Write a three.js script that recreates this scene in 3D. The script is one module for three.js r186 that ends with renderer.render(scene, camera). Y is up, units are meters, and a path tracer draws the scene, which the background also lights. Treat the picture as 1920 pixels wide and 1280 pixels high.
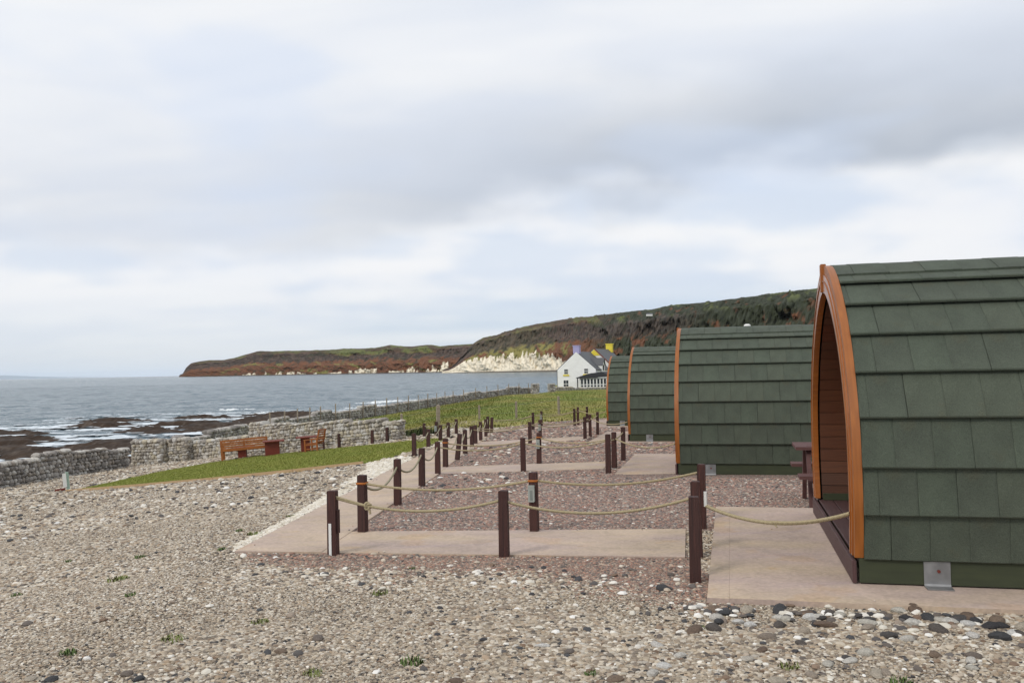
import * as THREE from 'three';
import { mergeGeometries, mergeVertices, toCreasedNormals } from 'three/addons/utils/BufferGeometryUtils.js';

// ------------------------------------------------------------------ camera
const scene = new THREE.Scene();
const EYE = 1.65;
const camera = new THREE.PerspectiveCamera(41.89, 1.5, 0.1, 200000);
camera.position.set(0, EYE, 0);
camera.rotateX(0.0308);
camera.rotateZ(-0.0203);
const renderer = new THREE.WebGLRenderer({ antialias: true });
renderer.toneMapping = THREE.LinearToneMapping;
renderer.toneMappingExposure = 1.04;
renderer.shadowMap.enabled = true;
renderer.setSize(1024, 682);

// ------------------------------------------------------------------ noise
function rng(seed) { let a = seed >>> 0; return () => { a |= 0; a = a + 0x6D2B79F5 | 0; let t = Math.imul(a ^ a >>> 15, 1 | a); t = t + Math.imul(t ^ t >>> 7, 61 | t) ^ t; return ((t ^ t >>> 14) >>> 0) / 4294967296; }; }
const hash = (x, y, z = 0) => { let h = Math.imul(x | 0, 374761393) + Math.imul(y | 0, 668265263) + Math.imul(z | 0, 2147483647 ^ 0x5bd1e995); h = Math.imul(h ^ h >>> 13, 1274126177); h = Math.imul(h ^ h >>> 16, 2246822519); return ((h ^ h >>> 15) >>> 0) / 4294967296; };
const mod = (a, n) => ((a % n) + n) % n;
function vnoise(x, y, s = 0, per = 0) {
  const xi = Math.floor(x), yi = Math.floor(y), fx = x - xi, fy = y - yi, ux = fx * fx * (3 - 2 * fx), uy = fy * fy * (3 - 2 * fy);
  let x0 = xi, x1 = xi + 1, y0 = yi, y1 = yi + 1; if (per) { x0 = mod(x0, per); x1 = mod(x1, per); y0 = mod(y0, per); y1 = mod(y1, per); }
  const a = hash(x0, y0, s), b = hash(x1, y0, s), c = hash(x0, y1, s), d = hash(x1, y1, s);
  return a + (b - a) * ux + (c - a) * uy + (a - b - c + d) * ux * uy;
}
function fbm(x, y, oct = 4, s = 0, per = 0) { let v = 0, a = 0.5, t = 0, k = 1; for (let i = 0; i < oct; i++) { v += a * vnoise(x * k, y * k, s + i * 17, per ? per * k : 0); t += a; a *= 0.5; k *= 2; } return v / t; }
const clamp = (x, a = 0, b = 1) => Math.min(b, Math.max(a, x));
const sstep = (a, b, x) => { const t = clamp((x - a) / (b - a)); return t * t * (3 - 2 * t); };
const lerp = (a, b, t) => a + (b - a) * t;
const mix3 = (a, b, t) => [lerp(a[0], b[0], t), lerp(a[1], b[1], t), lerp(a[2], b[2], t)];
function poly(pts, x) { // piecewise linear
  if (x <= pts[0][0]) return pts[0][1];
  for (let i = 1; i < pts.length; i++) if (x <= pts[i][0]) { const [a, u] = pts[i - 1], [b, v] = pts[i]; return u + (v - u) * (x - a) / (b - a); }
  return pts[pts.length - 1][1];
}
const lin = (c) => c <= 0.04045 ? c / 12.92 : Math.pow((c + 0.055) / 1.055, 2.4);
const S = (r, g, b) => [lin(r / 255), lin(g / 255), lin(b / 255)]; // sRGB bytes to linear
const Col = (a) => new THREE.Color().setRGB(a[0], a[1], a[2]);

// ------------------------------------------------------------------ sky and sun
{
  const W = 1536, H = 768, d = new Float32Array(W * H * 4);
  for (let j = 0; j < H; j++) for (let i = 0; i < W; i++) {
    const el = ((j + 0.5) / H - 0.5) * Math.PI, a = ((i + 0.5) / W - 0.5) * 2 * Math.PI;
    const x = Math.cos(el) * Math.cos(a), y = Math.sin(el), z = Math.cos(el) * Math.sin(a);
    const azD = Math.atan2(x, -z) * 57.2958, elD = el * 57.2958;
    const k = 1 / (Math.max(y, 0) + 0.10), px = x * k, pz = z * k;
    // broad sheets of stratocumulus
    const wx = fbm(px * 0.7 + 3, pz * 0.7, 3, 5) - 0.5, wz = fbm(px * 0.7, pz * 0.7 + 9, 3, 6) - 0.5;
    const big = fbm(px * 0.45 + wx * 1.2 + 11, pz * 0.9 + wz * 1.2, 5, 7);
    const fine = fbm(px * 1.6 + wx * 2, pz * 3.2 + wz * 2, 5, 8);
    let c = mix3([0.72, 0.77, 0.86], [0.90, 0.91, 0.925], sstep(0.30, 0.66, big * 0.6 + fine * 0.4));
    // the grey underside of the thicker cloud that crosses the view, rising a little to the right
    const ec = 8.6 + azD * 0.075 + (fbm(azD * 0.06 + 4, elD * 0.08, 4, 9) - 0.5) * 6;
    const rag = (fbm(azD * 0.16, elD * 0.42 + 3, 5, 12) - 0.5) * 4.2;
    const below = sstep(-1.4, 1.6, elD - ec + rag), above = 1 - sstep(0.5, 11, elD - ec + rag * 0.8);
    const dark = below * above * (0.22 + 0.78 * sstep(-30, 20, azD)) * (0.7 + 0.6 * fine);
    c = mix3(c, [0.445, 0.495, 0.575], clamp(dark * 0.84));
    // heaped white cloud with blue gaps below it
    const heap = fbm(azD * 0.11 + 7, elD * 0.30, 5, 16), under = (1 - below) * sstep(1.5, 5, elD);
    c = mix3(c, mix3([0.66, 0.745, 0.87], [0.90, 0.91, 0.93], sstep(0.34, 0.56, heap * 0.8 + fine * 0.2)), under * 0.7);
    // thin bluish layers near the sea horizon
    const low = 1 - sstep(0.5, 6.5, elD), streak = fbm(azD * 0.05 + 20, elD * 0.95, 5, 14);
    c = mix3(c, mix3([0.46, 0.61, 0.76], [0.76, 0.82, 0.87], sstep(0.32, 0.60, streak)), low * 0.72);
    const blue = sstep(0.56, 0.74, fbm(azD * 0.06 + 40, elD * 0.16, 4, 15)) * sstep(4, 9, elD) * (1 - sstep(60, 80, elD));
    c = mix3(c, [0.62, 0.72, 0.90], blue * 0.38);
    const o = (j * W + i) * 4; d[o] = c[0]; d[o + 1] = c[1]; d[o + 2] = c[2]; d[o + 3] = 1;
  }
  const t = new THREE.DataTexture(d, W, H, THREE.RGBAFormat, THREE.FloatType);
  t.mapping = THREE.EquirectangularReflectionMapping; t.magFilter = THREE.LinearFilter; t.minFilter = THREE.LinearFilter; t.needsUpdate = true;
  scene.background = t; scene.environment = t;
}
const sun = new THREE.DirectionalLight(Col([1, 0.94, 0.85]), 1.3);
sun.position.set(-60, 74, 40); sun.target.position.set(0, 0, -20);
sun.castShadow = true; sun.shadow.radius = 26; sun.shadow.mapSize.set(2048, 2048);
Object.assign(sun.shadow.camera, { left: -70, right: 70, top: 70, bottom: -70, near: 1, far: 260 });
scene.add(sun, sun.target);

// ------------------------------------------------------------------ helpers
const used = {};
function numbered(n) { if (!(n in used)) { used[n] = 0; return n; } used[n]++; return n + '_' + String(used[n]).padStart(3, '0'); }
function shade(o) { o.traverse((m) => { if (m.isMesh) { m.castShadow = true; m.receiveShadow = true; } }); return o; }
function thing(name, label, category, pos = [0, 0, 0], turn = 0, group) {
  const g = new THREE.Group(); g.name = numbered(name); g.position.set(...pos); g.rotation.y = turn;
  g.userData = { label, category }; if (group) g.userData.group = group; scene.add(g); return g;
}
function part(name, geo, mat, parent, kind) { const m = new THREE.Mesh(geo, mat); m.name = name; m.castShadow = m.receiveShadow = true; if (kind) m.userData.kind = kind; parent.add(m); return m; }
function solo(name, geo, mat, label, category, kind, group) { const m = part(numbered(name), geo, mat, scene, kind); m.userData.label = label; m.userData.category = category; if (group) m.userData.group = group; return m; }
function dup(src, label, pos, turn) { const c = src.clone(); c.name = numbered(src.name.replace(/_\d{3}$/, '')); c.userData = { ...src.userData }; if (label) c.userData.label = label; if (pos) c.position.set(...pos); if (turn !== undefined) c.rotation.y = turn; scene.add(c); return c; }
function tex(n, fn, srgb = true) {
  const d = new Uint8Array(n * n * 4);
  for (let j = 0; j < n; j++) for (let i = 0; i < n; i++) { const c = fn(i / n, j / n), o = (j * n + i) * 4; d[o] = clamp(c[0]) * 255; d[o + 1] = clamp(c[1]) * 255; d[o + 2] = clamp(c[2]) * 255; d[o + 3] = 255; }
  const t = new THREE.DataTexture(d, n, n); t.wrapS = t.wrapT = THREE.RepeatWrapping; t.magFilter = THREE.LinearFilter; t.minFilter = THREE.LinearMipmapLinearFilter; t.generateMipmaps = true;
  if (srgb) t.colorSpace = THREE.SRGBColorSpace; t.needsUpdate = true; return t;
}
const gray = (v) => [v, v, v];
function rep(t, x, y, ox = 0, oy = 0, rot = 0) { const c = t.clone(); c.repeat.set(x, y); c.offset.set(ox, oy); c.rotation = rot; c.needsUpdate = true; return c; }
function box(w, h, d, x = 0, y = 0, z = 0, bev = 0) { // box with chamfered edges, centred at x,y,z ; uv in metres
  let g;
  if (bev) {
    const s = new THREE.Shape(); const a = w / 2 - bev, b = h / 2 - bev;
    s.moveTo(-a - bev, -b); s.lineTo(-a, -b - bev); s.lineTo(a, -b - bev); s.lineTo(a + bev, -b); s.lineTo(a + bev, b); s.lineTo(a, b + bev); s.lineTo(-a, b + bev); s.lineTo(-a - bev, b); s.closePath();
    g = new THREE.ExtrudeGeometry(s, { depth: d - 2 * bev, bevelEnabled: true, bevelThickness: bev, bevelSize: 0.0001, bevelSegments: 1, steps: 1 });
    g.translate(0, 0, -d / 2 + bev);
  } else g = new THREE.BoxGeometry(w, h, d).toNonIndexed();
  g = g.index ? g.toNonIndexed() : g; g.computeVertexNormals();
  const p = g.attributes.position, n = g.attributes.normal, uv = new Float32Array(p.count * 2);
  for (let i = 0; i < p.count; i++) { const ax = Math.abs(n.getX(i)), ay = Math.abs(n.getY(i)), az = Math.abs(n.getZ(i)); let u, v; if (ay > ax && ay > az) { u = p.getX(i); v = p.getZ(i); } else if (ax > az) { u = p.getZ(i); v = p.getY(i); } else { u = p.getX(i); v = p.getY(i); } uv[2 * i] = u; uv[2 * i + 1] = v; }
  g.setAttribute('uv', new THREE.BufferAttribute(uv, 2));
  g.translate(x, y, z); return g;
}
const merge = (a) => mergeGeometries(a.map((g) => { const q = g.index ? g.toNonIndexed() : g; for (const k of Object.keys(q.attributes)) if (!['position', 'normal', 'uv', 'color'].includes(k)) q.deleteAttribute(k); return q; }));
function gridGeo(nu, nv, fn, uvs = 1) { // fn(u,v) -> [x,y,z,(r,g,b)]
  const pos = [], col = [], uv = [], idx = []; let hasC = false;
  for (let j = 0; j <= nv; j++) for (let i = 0; i <= nu; i++) { const q = fn(i / nu, j / nv); pos.push(q[0], q[1], q[2]); if (q.length > 3) { hasC = true; col.push(q[3], q[4], q[5]); } uv.push(q[0] / uvs, -q[2] / uvs); }
  for (let j = 0; j < nv; j++) for (let i = 0; i < nu; i++) { const a = j * (nu + 1) + i, b = a + 1, c = a + nu + 1, e = c + 1; idx.push(a, b, e, a, e, c); }
  const g = new THREE.BufferGeometry(); g.setAttribute('position', new THREE.Float32BufferAttribute(pos, 3)); g.setAttribute('uv', new THREE.Float32BufferAttribute(uv, 2)); if (hasC) g.setAttribute('color', new THREE.Float32BufferAttribute(col, 3)); g.setIndex(idx); g.computeVertexNormals(); return g;
}
function inPoly(p, x, y) { let c = false; for (let i = 0, j = p.length - 1; i < p.length; j = i++) { const [a, b] = p[i], [u, v] = p[j]; if ((b > y) !== (v > y) && x < (u - a) * (y - b) / (v - b) + a) c = !c; } return c; }

// ------------------------------------------------------------------ terrain
const SEA = -3.6;
const T = (D) => -0.04 - 0.0185 * Math.max(0, Math.min(D, 40) - 6.5) - 0.0135 * Math.max(0, Math.min(D, 170) - 40);
const xp = (D) => -2.75 + 0.02 * (D - 8.8);
const WALL = [[22, -21.5], [27, -19.6], [30.8, -17.9], [34, -17.1], [36.9, -15.9], [50, -15.2], [64.8, -14.3], [80, -10.9], [97.5, -6.5], [114.6, 2.4], [126, 5.0], [142, 6.6], [152, 7.4], [162, 10.0], [400, 25], [1200, 75]];
const xw = (D) => poly(WALL, D);
function G(x, D) {
  const k = Math.max(0, xp(D) - x), y = T(D) - 0.12 * k, lo = -2.2 - 0.0028 * Math.max(0, Math.min(D, 200) - 35), w = 0.25, d = (y - lo) / w;
  let r = d < 30 ? lo + w * Math.log1p(Math.exp(d)) : y;
  const out = xw(D) - 0.9 - x; if (out > 0) r = Math.max(r - out * 0.3 - (1 - Math.exp(-out)) * 0.4, SEA - 1.6);
  return r;
}
// outlines in plan, as [x, D] with D = -z
const P_MAIN = [[-2.73, 8.7], [-2.55, 12.36], [-2.47, 14.0], [-2.40, 16.6], [-2.21, 19.3], [-1.81, 28.5], [-1.72, 31.4], [-0.62, 31.2], [-0.74, 29.6], [-0.92, 25.2], [-1.02, 23.1], [-1.24, 19.1], [-1.32, 17.4], [-1.36, 16.0], [-1.50, 13.9], [-1.66, 11.8], [-1.79, 9.78], [-1.86, 8.56]];
const P_CROSS = [[[-1.86, 8.555], [1.50, 7.98], [1.80, 9.50], [-1.79, 9.775]], [[-1.36, 16.04], [1.62, 16.36], [1.92, 17.86], [-1.32, 17.44]], [[-1.015, 23.06], [1.90, 24.9], [2.2, 26.7], [-0.92, 25.0]], [[-0.735, 29.78], [2.2, 33.5], [2.5, 35.2], [-0.64, 31.1]]];
const P_LAWN = [[-12.76, 25.65], [-7.31, 21.72], [-5.04, 20.41], [-3.3, 19.68], [-2.76, 20.46], [-2.42, 22.67], [-1.98, 26.28], [-2.2, 27.0], [-3.11, 27.76], [-4.7, 29.03], [-7.19, 31.25], [-9.51, 33.21], [-11.05, 32.85], [-12.15, 30.68], [-12.47, 28.47]];
const P_WHITE = [[-2.75, 8.75], [-2.57, 12.36], [-2.49, 14.0], [-2.42, 16.6], [-2.23, 19.3], [-2.35, 20.4], [-2.76, 20.4], [-3.25, 19.62], [-2.95, 17.9], [-2.86, 14.34], [-2.80, 11.3], [-2.90, 9.2]];
const P_PINK = [[-1.80, 9.7], [1.86, 9.45], [7.5, 8.5], [9, 40], [3.8, 40.2], [2.2, 38.0], [0.8, 36.1], [-0.36, 33.0], [-0.6, 31.2], [-0.9, 25], [-1.25, 19], [-1.4, 15.5], [-1.66, 11.8]];
const TH = 13.7 * Math.PI / 180;
const PODS = [[2.53, 0, 6.67], [2.76, -0.20, 15.18], [3.08, -0.35, 23.94], [3.41, -0.49, 32.55]];
const HW = 1.645;
const podC = PODS.map(([x, y, D]) => [x + Math.sin(TH) * HW, y, -D - Math.cos(TH) * HW]);
const podPt = (i, lx, lz) => { const [cx, , cz] = podC[i]; return [cx + lx * Math.cos(TH) - lz * Math.sin(TH), -(cz + lx * Math.sin(TH) + lz * Math.cos(TH))]; };
const P_SLAB = PODS.map((_, i) => [podPt(i, -1.08, HW + 0.55), podPt(i, 5.4, HW + 0.55), podPt(i, 5.4, -HW - 0.35), podPt(i, -1.08, -HW - 0.35)]);
const paved = (x, D) => inPoly(P_MAIN, x, D) || P_CROSS.some((p) => inPoly(p, x, D)) || P_SLAB.some((p) => inPoly(p, x, D));

// ------------------------------------------------------------------ textures
const cellTex = (n, cells, pal, seed) => { // packed pebbles: colour and height
  const pts = []; for (let j = 0; j < cells; j++) for (let i = 0; i < cells; i++) pts.push([i + hash(i, j, seed), j + hash(i, j, seed + 1), pal[Math.floor(hash(i, j, seed + 2) * pal.length)], 0.8 + 0.4 * hash(i, j, seed + 3)]);
  const near = (u, v) => { const x = u * cells, y = v * cells, xi = Math.floor(x), yi = Math.floor(y); let b = 9, b2 = 9, q = null; for (let dj = -1; dj <= 1; dj++) for (let di = -1; di <= 1; di++) { const ci = mod(xi + di, cells), cj = mod(yi + dj, cells), p = pts[cj * cells + ci]; const dx = p[0] - ci + xi + di - x, dy = p[1] - cj + yi + dj - y, r = Math.hypot(dx, dy * 1.15); if (r < b) { b2 = b; b = r; q = p; } else if (r < b2) b2 = r; } return [b, b2, q]; };
  return [tex(n, (u, v) => { const [, , q] = near(u, v), k = q[3] * (0.9 + 0.2 * vnoise(u * 300, v * 300, seed)); return [q[2][0] / 255 * k, q[2][1] / 255 * k, q[2][2] / 255 * k]; }), tex(n, (u, v) => { const [b, b2] = near(u, v); return gray(clamp((b2 - b) * 1.6)); }, false)];
};
const PAL_BEIGE = [[205, 196, 182], [190, 178, 160], [214, 208, 198], [172, 158, 142], [150, 136, 122], [182, 168, 150], [222, 217, 209], [128, 116, 106], [104, 98, 94], [196, 184, 166], [166, 146, 124], [198, 190, 178]];
const PAL_PINK = [[174, 138, 122], [156, 120, 108], [150, 132, 120], [134, 120, 112], [184, 158, 142], [118, 106, 100], [160, 142, 130], [190, 176, 162], [138, 110, 100], [112, 108, 106], [168, 130, 114], [146, 132, 124]];
const [beigeMap, beigeBump] = cellTex(768, 60, PAL_BEIGE, 31);
const [pinkMap, pinkBump] = cellTex(768, 52, PAL_PINK, 57);
const grassMap = tex(512, (u, v) => { const a = fbm(u * 6, v * 6, 4, 3, 6), b = fbm(u * 90, v * 90, 3, 4, 90), c = fbm(u * 20, v * 24, 3, 8, 4); const k = 0.72 + 0.50 * b; return [(0.44 + 0.16 * (a - 0.5) + 0.1 * (c - .5)) * k * 1.1, (0.46 + 0.08 * (a - 0.5)) * k * 1.1, (0.20 + 0.05 * (a - 0.5)) * k * 1.1]; });
const grassBump = tex(256, (u, v) => gray(fbm(u * 60, v * 60, 4, 5, 60)), false);
const concMap = tex(768, (u, v) => { const a = fbm(u * 5, v * 5, 5, 21, 5), b = fbm(u * 140, v * 140, 2, 22, 140), c = fbm(u * 3, v * 9, 4, 23, 3), s = sstep(0.60, 0.72, fbm(u * 9, v * 9, 4, 24, 9)); const st = sstep(0.62, 0.66, fbm(u * 26, v * 26, 4, 29, 26)) * 0.035; const k = 0.90 + 0.16 * (a - 0.5) + 0.12 * (b - 0.5) - st; return [0.792 * k + 0.06 * (c - 0.5), 0.708 * k + 0.06 * (c - 0.5) - 0.015 * s, 0.638 * k - 0.06 * (c - 0.5) - 0.035 * s]; });
const concBump = tex(256, (u, v) => gray(0.6 * fbm(u * 90, v * 90, 3, 27, 90) + 0.4 * fbm(u * 8, v * 8, 3, 28, 8)), false);
const granMap = tex(512, (u, v) => { const b = vnoise(u * 170, v * 170, 41, 170), c = vnoise(u * 256, v * 256, 44, 256), a = fbm(u * 4, v * 4, 4, 42, 4), m = sstep(0.62, 0.85, fbm(u * 5, v * 5, 4, 43, 5)) * 0.25, k = 0.80 + 0.22 * b + 0.14 * c + 0.22 * (a - 0.5); return [(0.300 + 0.05 * m) * k, 0.328 * k, (0.280 - 0.03 * m) * k]; });
const granBump = tex(512, (u, v) => gray(0.5 * vnoise(u * 170, v * 170, 41, 170) + 0.5 * vnoise(u * 256, v * 256, 44, 256)), false);
const woodTex = (c0, c1, seed, st = 26) => tex(256, (u, v) => { const g = fbm(u * 4, v * st, 4, seed + 1, 4), r = fbm(u * 2, v * st * 3, 2, seed + 2, 2), t = clamp(g * 0.75 + r * 0.35 - 0.05); return mix3(c0.map((x) => x / 255), c1.map((x) => x / 255), t); });
const woodBump = tex(256, (u, v) => gray(fbm(u * 5, v * 70, 3, 77, 5)), false);
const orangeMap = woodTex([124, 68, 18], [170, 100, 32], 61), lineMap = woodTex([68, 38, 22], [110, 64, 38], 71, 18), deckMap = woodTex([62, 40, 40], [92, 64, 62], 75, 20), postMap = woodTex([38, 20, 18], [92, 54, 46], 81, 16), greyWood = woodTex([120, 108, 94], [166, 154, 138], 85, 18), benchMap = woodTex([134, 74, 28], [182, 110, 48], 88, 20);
const waveBump = tex(512, (u, v) => { const w = fbm(u * 4, v * 4, 3, 91, 4) * 0.6; return gray(0.55 * fbm(u * 9 + w, v * 22, 4, 92, 0 || 9) + 0.45 * fbm(u * 40, v * 80, 3, 93, 40)); }, false);

const std = (o) => new THREE.MeshStandardMaterial(o), phy = (o) => new THREE.MeshPhysicalMaterial(o);
const M = {
  beige: std({ map: rep(beigeMap, 1 / 1.1, 1 / 1.1), bumpMap: rep(beigeBump, 1 / 1.1, 1 / 1.1), bumpScale: 0.012, roughness: 0.95, vertexColors: true }),
  pink: std({ map: rep(pinkMap, 1 / 0.9, 1 / 0.9), bumpMap: rep(pinkBump, 1 / 0.9, 1 / 0.9), bumpScale: 0.012, roughness: 0.95 }),
  lawn: std({ map: rep(grassMap, 1 / 3, 1 / 3), color: Col([1.12, 1.14, 1.0]), bumpMap: rep(grassBump, 1 / 1.5, 1 / 1.5), bumpScale: 0.004, roughness: 1 }),
  conc: std({ map: rep(concMap, 1 / 3.1, 1 / 3.1), bumpMap: rep(concBump, 0.8, 0.8), bumpScale: 0.003, roughness: 0.88 }),
  stone: std({ color: 0xffffff, roughness: 0.88 }),
  post: std({ map: rep(postMap, 1.3, 4, 0, 0, Math.PI / 2), bumpMap: rep(woodBump, 1.3, 4, 0, 0, Math.PI / 2), bumpScale: 0.002, roughness: 0.7 }),
  orange: phy({ map: orangeMap, bumpMap: woodBump, bumpScale: 0.001, roughness: 0.5, clearcoat: 0.12, clearcoatRoughness: 0.4 }),
  pale: phy({ map: orangeMap, color: Col([1.12, 1.12, 1.2]), bumpMap: woodBump, bumpScale: 0.001, roughness: 0.4, clearcoat: 0.6, clearcoatRoughness: 0.25 }),
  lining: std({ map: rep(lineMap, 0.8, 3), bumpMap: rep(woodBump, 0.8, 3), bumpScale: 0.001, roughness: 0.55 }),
  deck: std({ map: rep(deckMap, 0.9, 4, 0, 0, Math.PI / 2), bumpMap: rep(woodBump, 1, 5, 0, 0, Math.PI / 2), bumpScale: 0.003, roughness: 0.6 }),
  skirt: std({ map: woodTex([44, 50, 34], [66, 72, 46], 95, 14), roughness: 0.75 }),
  shell: std({ color: Col(S(40, 46, 40)), roughness: 0.9 }),
  galv: std({ map: tex(256, (u, v) => { const a = fbm(u * 14, v * 14, 3, 101, 14); return gray(0.56 + 0.16 * (a - 0.5)); }), metalness: 0.65, roughness: 0.5 }),
  rust: std({ color: Col(S(104, 44, 34)), roughness: 0.85 }),
  rope: std({ map: tex(256, (u, v) => { const a = fbm(u * 60, v * 12, 3, 111, 12); return [0.63 + 0.3 * (a - 0.5), 0.58 + 0.28 * (a - 0.5), 0.46 + 0.24 * (a - 0.5)]; }), roughness: 0.95 }),
  ropeOld: std({ map: tex(256, (u, v) => { const a = fbm(u * 60, v * 12, 3, 113, 12); return [0.60 + 0.22 * (a - 0.5), 0.57 + 0.2 * (a - 0.5), 0.47 + 0.16 * (a - 0.5)]; }), roughness: 0.95 }),
  white: std({ color: Col(S(226, 226, 222)), roughness: 0.6 }),
  lampGrey: std({ color: Col(S(150, 156, 150)), roughness: 0.55 }),
  bench: std({ map: benchMap, bumpMap: woodBump, bumpScale: 0.001, roughness: 0.5 }),
  redwood: std({ color: Col(S(112, 44, 28)), roughness: 0.6 }),
  picnic: std({ map: woodTex([74, 46, 44], [108, 74, 70], 121, 16), roughness: 0.7 }),
  grey: std({ map: greyWood, roughness: 0.9 }),
  edging: std({ map: woodTex([160, 132, 98], [196, 168, 130], 125, 12), roughness: 0.85 }),
  core: std({ color: Col(S(166, 158, 146)), roughness: 1 }),
  house: std({ map: tex(512, (u, v) => { const a = fbm(u * 30, v * 60, 3, 131, 30), b = fbm(u * 5, v * 5, 3, 132, 5); const k = 0.94 + 0.07 * (a - 0.5) + 0.05 * (b - 0.5); return [k, k, k * 0.99]; }), bumpMap: tex(512, (u, v) => gray(fbm(u * 24, v * 50, 3, 131, 24)), false), bumpScale: 0.03, roughness: 0.9 }),
  slate: std({ map: tex(256, (u, v) => { const a = fbm(u * 20, v * 20, 3, 135, 20); return [0.34 + 0.1 * (a - .5), 0.345 + 0.1 * (a - .5), 0.36 + 0.1 * (a - .5)]; }), roughness: 0.6 }),
  darkRoof: std({ color: Col(S(46, 47, 52)), roughness: 0.7 }),
  lilac: std({ color: Col(S(170, 164, 206)), roughness: 0.8 }),
  yellow: std({ color: Col(S(228, 208, 74)), roughness: 0.8 }),
  glass: phy({ color: Col(S(38, 44, 50)), roughness: 0.06, metalness: 0, specularIntensity: 1 }),
  ridge: std({ color: Col(S(120, 66, 52)), roughness: 0.8 }),
  wire: std({ color: Col(S(140, 138, 132)), metalness: 0.4, roughness: 0.6 }),
  signGreen: std({ color: Col(S(150, 172, 158)), roughness: 0.7 }),
};
// ------------------------------------------------------------------ ground sheet
const ground = new THREE.Group(); ground.name = 'ground'; ground.userData = { kind: 'structure', label: 'gently sloping ground of pale beach gravel and rough grass', category: 'ground' }; scene.add(ground);
{
  const Ds = []; for (let D = -12; D < 44; D += 0.5) Ds.push(D); for (let D = 44; D < 180; D += 2) Ds.push(D); for (let D = 180; D <= 1400; D += 30) Ds.push(D);
  const build = (x0, x1, dx, D0, D1, mat, name, cf, uvs) => {
    const rows = Ds.filter((D) => D >= D0 && D <= D1), nx = Math.round((x1 - x0) / dx);
    const g = gridGeo(nx, rows.length - 1, (u, v) => { const D = rows[Math.round(v * (rows.length - 1))], x = x0 + (x1 - x0) * u, y = G(x, Math.max(D, 3)); return [x, y, -D, ...cf(x, D)]; }, uvs);
    return part(name, g, mat, ground);
  };
  build(-46, 30, 0.5, -12, 40, M.beige, 'gravel_sheet', (x, D) => { const k = 0.60 + 0.22 * fbm(x * 0.5, D * 0.5, 3, 201); return [k, k * 0.96, k * 0.89]; }, 1);
  const fieldMat = std({ map: rep(grassMap, 1 / 4, 1 / 4), bumpMap: rep(grassBump, 0.4, 0.4), bumpScale: 0.015, roughness: 1, vertexColors: true });
  build(-60, 560, 2, 40, 1400, fieldMat, 'field_sheet', (x, D) => { const a = fbm(x * 0.12, D * 0.05, 4, 205), b = fbm(x * 0.5, D * 0.2, 3, 206); return [0.98 + 0.5 * (a - 0.5) + 0.3 * (b - 0.5), 0.93 + 0.22 * (a - 0.5) + 0.2 * (b - 0.5), 0.82 + 0.3 * (a - .5)]; }, 1);
}
function sheet(name, outline, mat, lift, label, category, step = 0.4) { // a thin laid sheet that follows the ground
  const xs = outline.map((p) => p[0]), ys = outline.map((p) => p[1]); const sh = new THREE.Shape(outline.map((p) => new THREE.Vector2(p[0], p[1])));
  let pts = outline.slice(); const dense = []; for (let i = 0; i < pts.length; i++) { const a = pts[i], b = pts[(i + 1) % pts.length], n = Math.max(1, Math.ceil(Math.hypot(b[0] - a[0], b[1] - a[1]) / step)); for (let k = 0; k < n; k++) dense.push([lerp(a[0], b[0], k / n), lerp(a[1], b[1], k / n)]); }
  // clip a grid to the outline: keep cells wholly inside, stitch the rim by triangulating strips
  const g = new THREE.ShapeGeometry(new THREE.Shape(dense.map((p) => new THREE.Vector2(p[0], p[1])))).toNonIndexed();
  let tri = []; const p = g.attributes.position; for (let i = 0; i < p.count; i += 3) tri.push([[p.getX(i), p.getY(i)], [p.getX(i + 1), p.getY(i + 1)], [p.getX(i + 2), p.getY(i + 2)]]);
  for (let it = 0; it < 9; it++) { let again = false; const out = []; for (const t of tri) { const e = [0, 1, 2].map((k) => Math.hypot(t[k][0] - t[(k + 1) % 3][0], t[k][1] - t[(k + 1) % 3][1])), m = e.indexOf(Math.max(...e)); if (e[m] > step * 2.2) { again = true; const a = t[m], b = t[(m + 1) % 3], c = t[(m + 2) % 3], q = [(a[0] + b[0]) / 2, (a[1] + b[1]) / 2]; out.push([a, q, c], [q, b, c]); } else out.push(t); } tri = out; if (!again) break; }
  const pos = [], uv = []; for (const t of tri) { for (const k of [0, 1, 2]) { pos.push(t[k][0], G(t[k][0], t[k][1]) + lift, -t[k][1]); uv.push(t[k][0], t[k][1]); } }
  let q = new THREE.BufferGeometry(); q.setAttribute('position', new THREE.Float32BufferAttribute(pos, 3)); q.setAttribute('uv', new THREE.Float32BufferAttribute(uv, 2)); q.computeVertexNormals(); 
  return solo(name, q, mat, label, category, 'structure');
}
sheet('pink_gravel_bed', P_PINK, M.pink, 0.004, 'bed of pinkish crushed gravel between the concrete paths', 'gravel bed', 0.8);
sheet('pink_gravel_strip', [[-2.6, 8.62], [-2.3, 8.3], [-1.0, 7.6], [0.4, 7.15], [1.42, 6.6], [1.52, 7.96], [-1.86, 8.54]], M.pink, 0.004, 'strip of pinkish gravel in front of the first path', 'gravel bed', 0.5);
const lawn = sheet('lawn', P_LAWN, M.lawn, 0.012, 'mown green lawn sloping towards the stone wall', 'lawn', 0.5);

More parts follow.
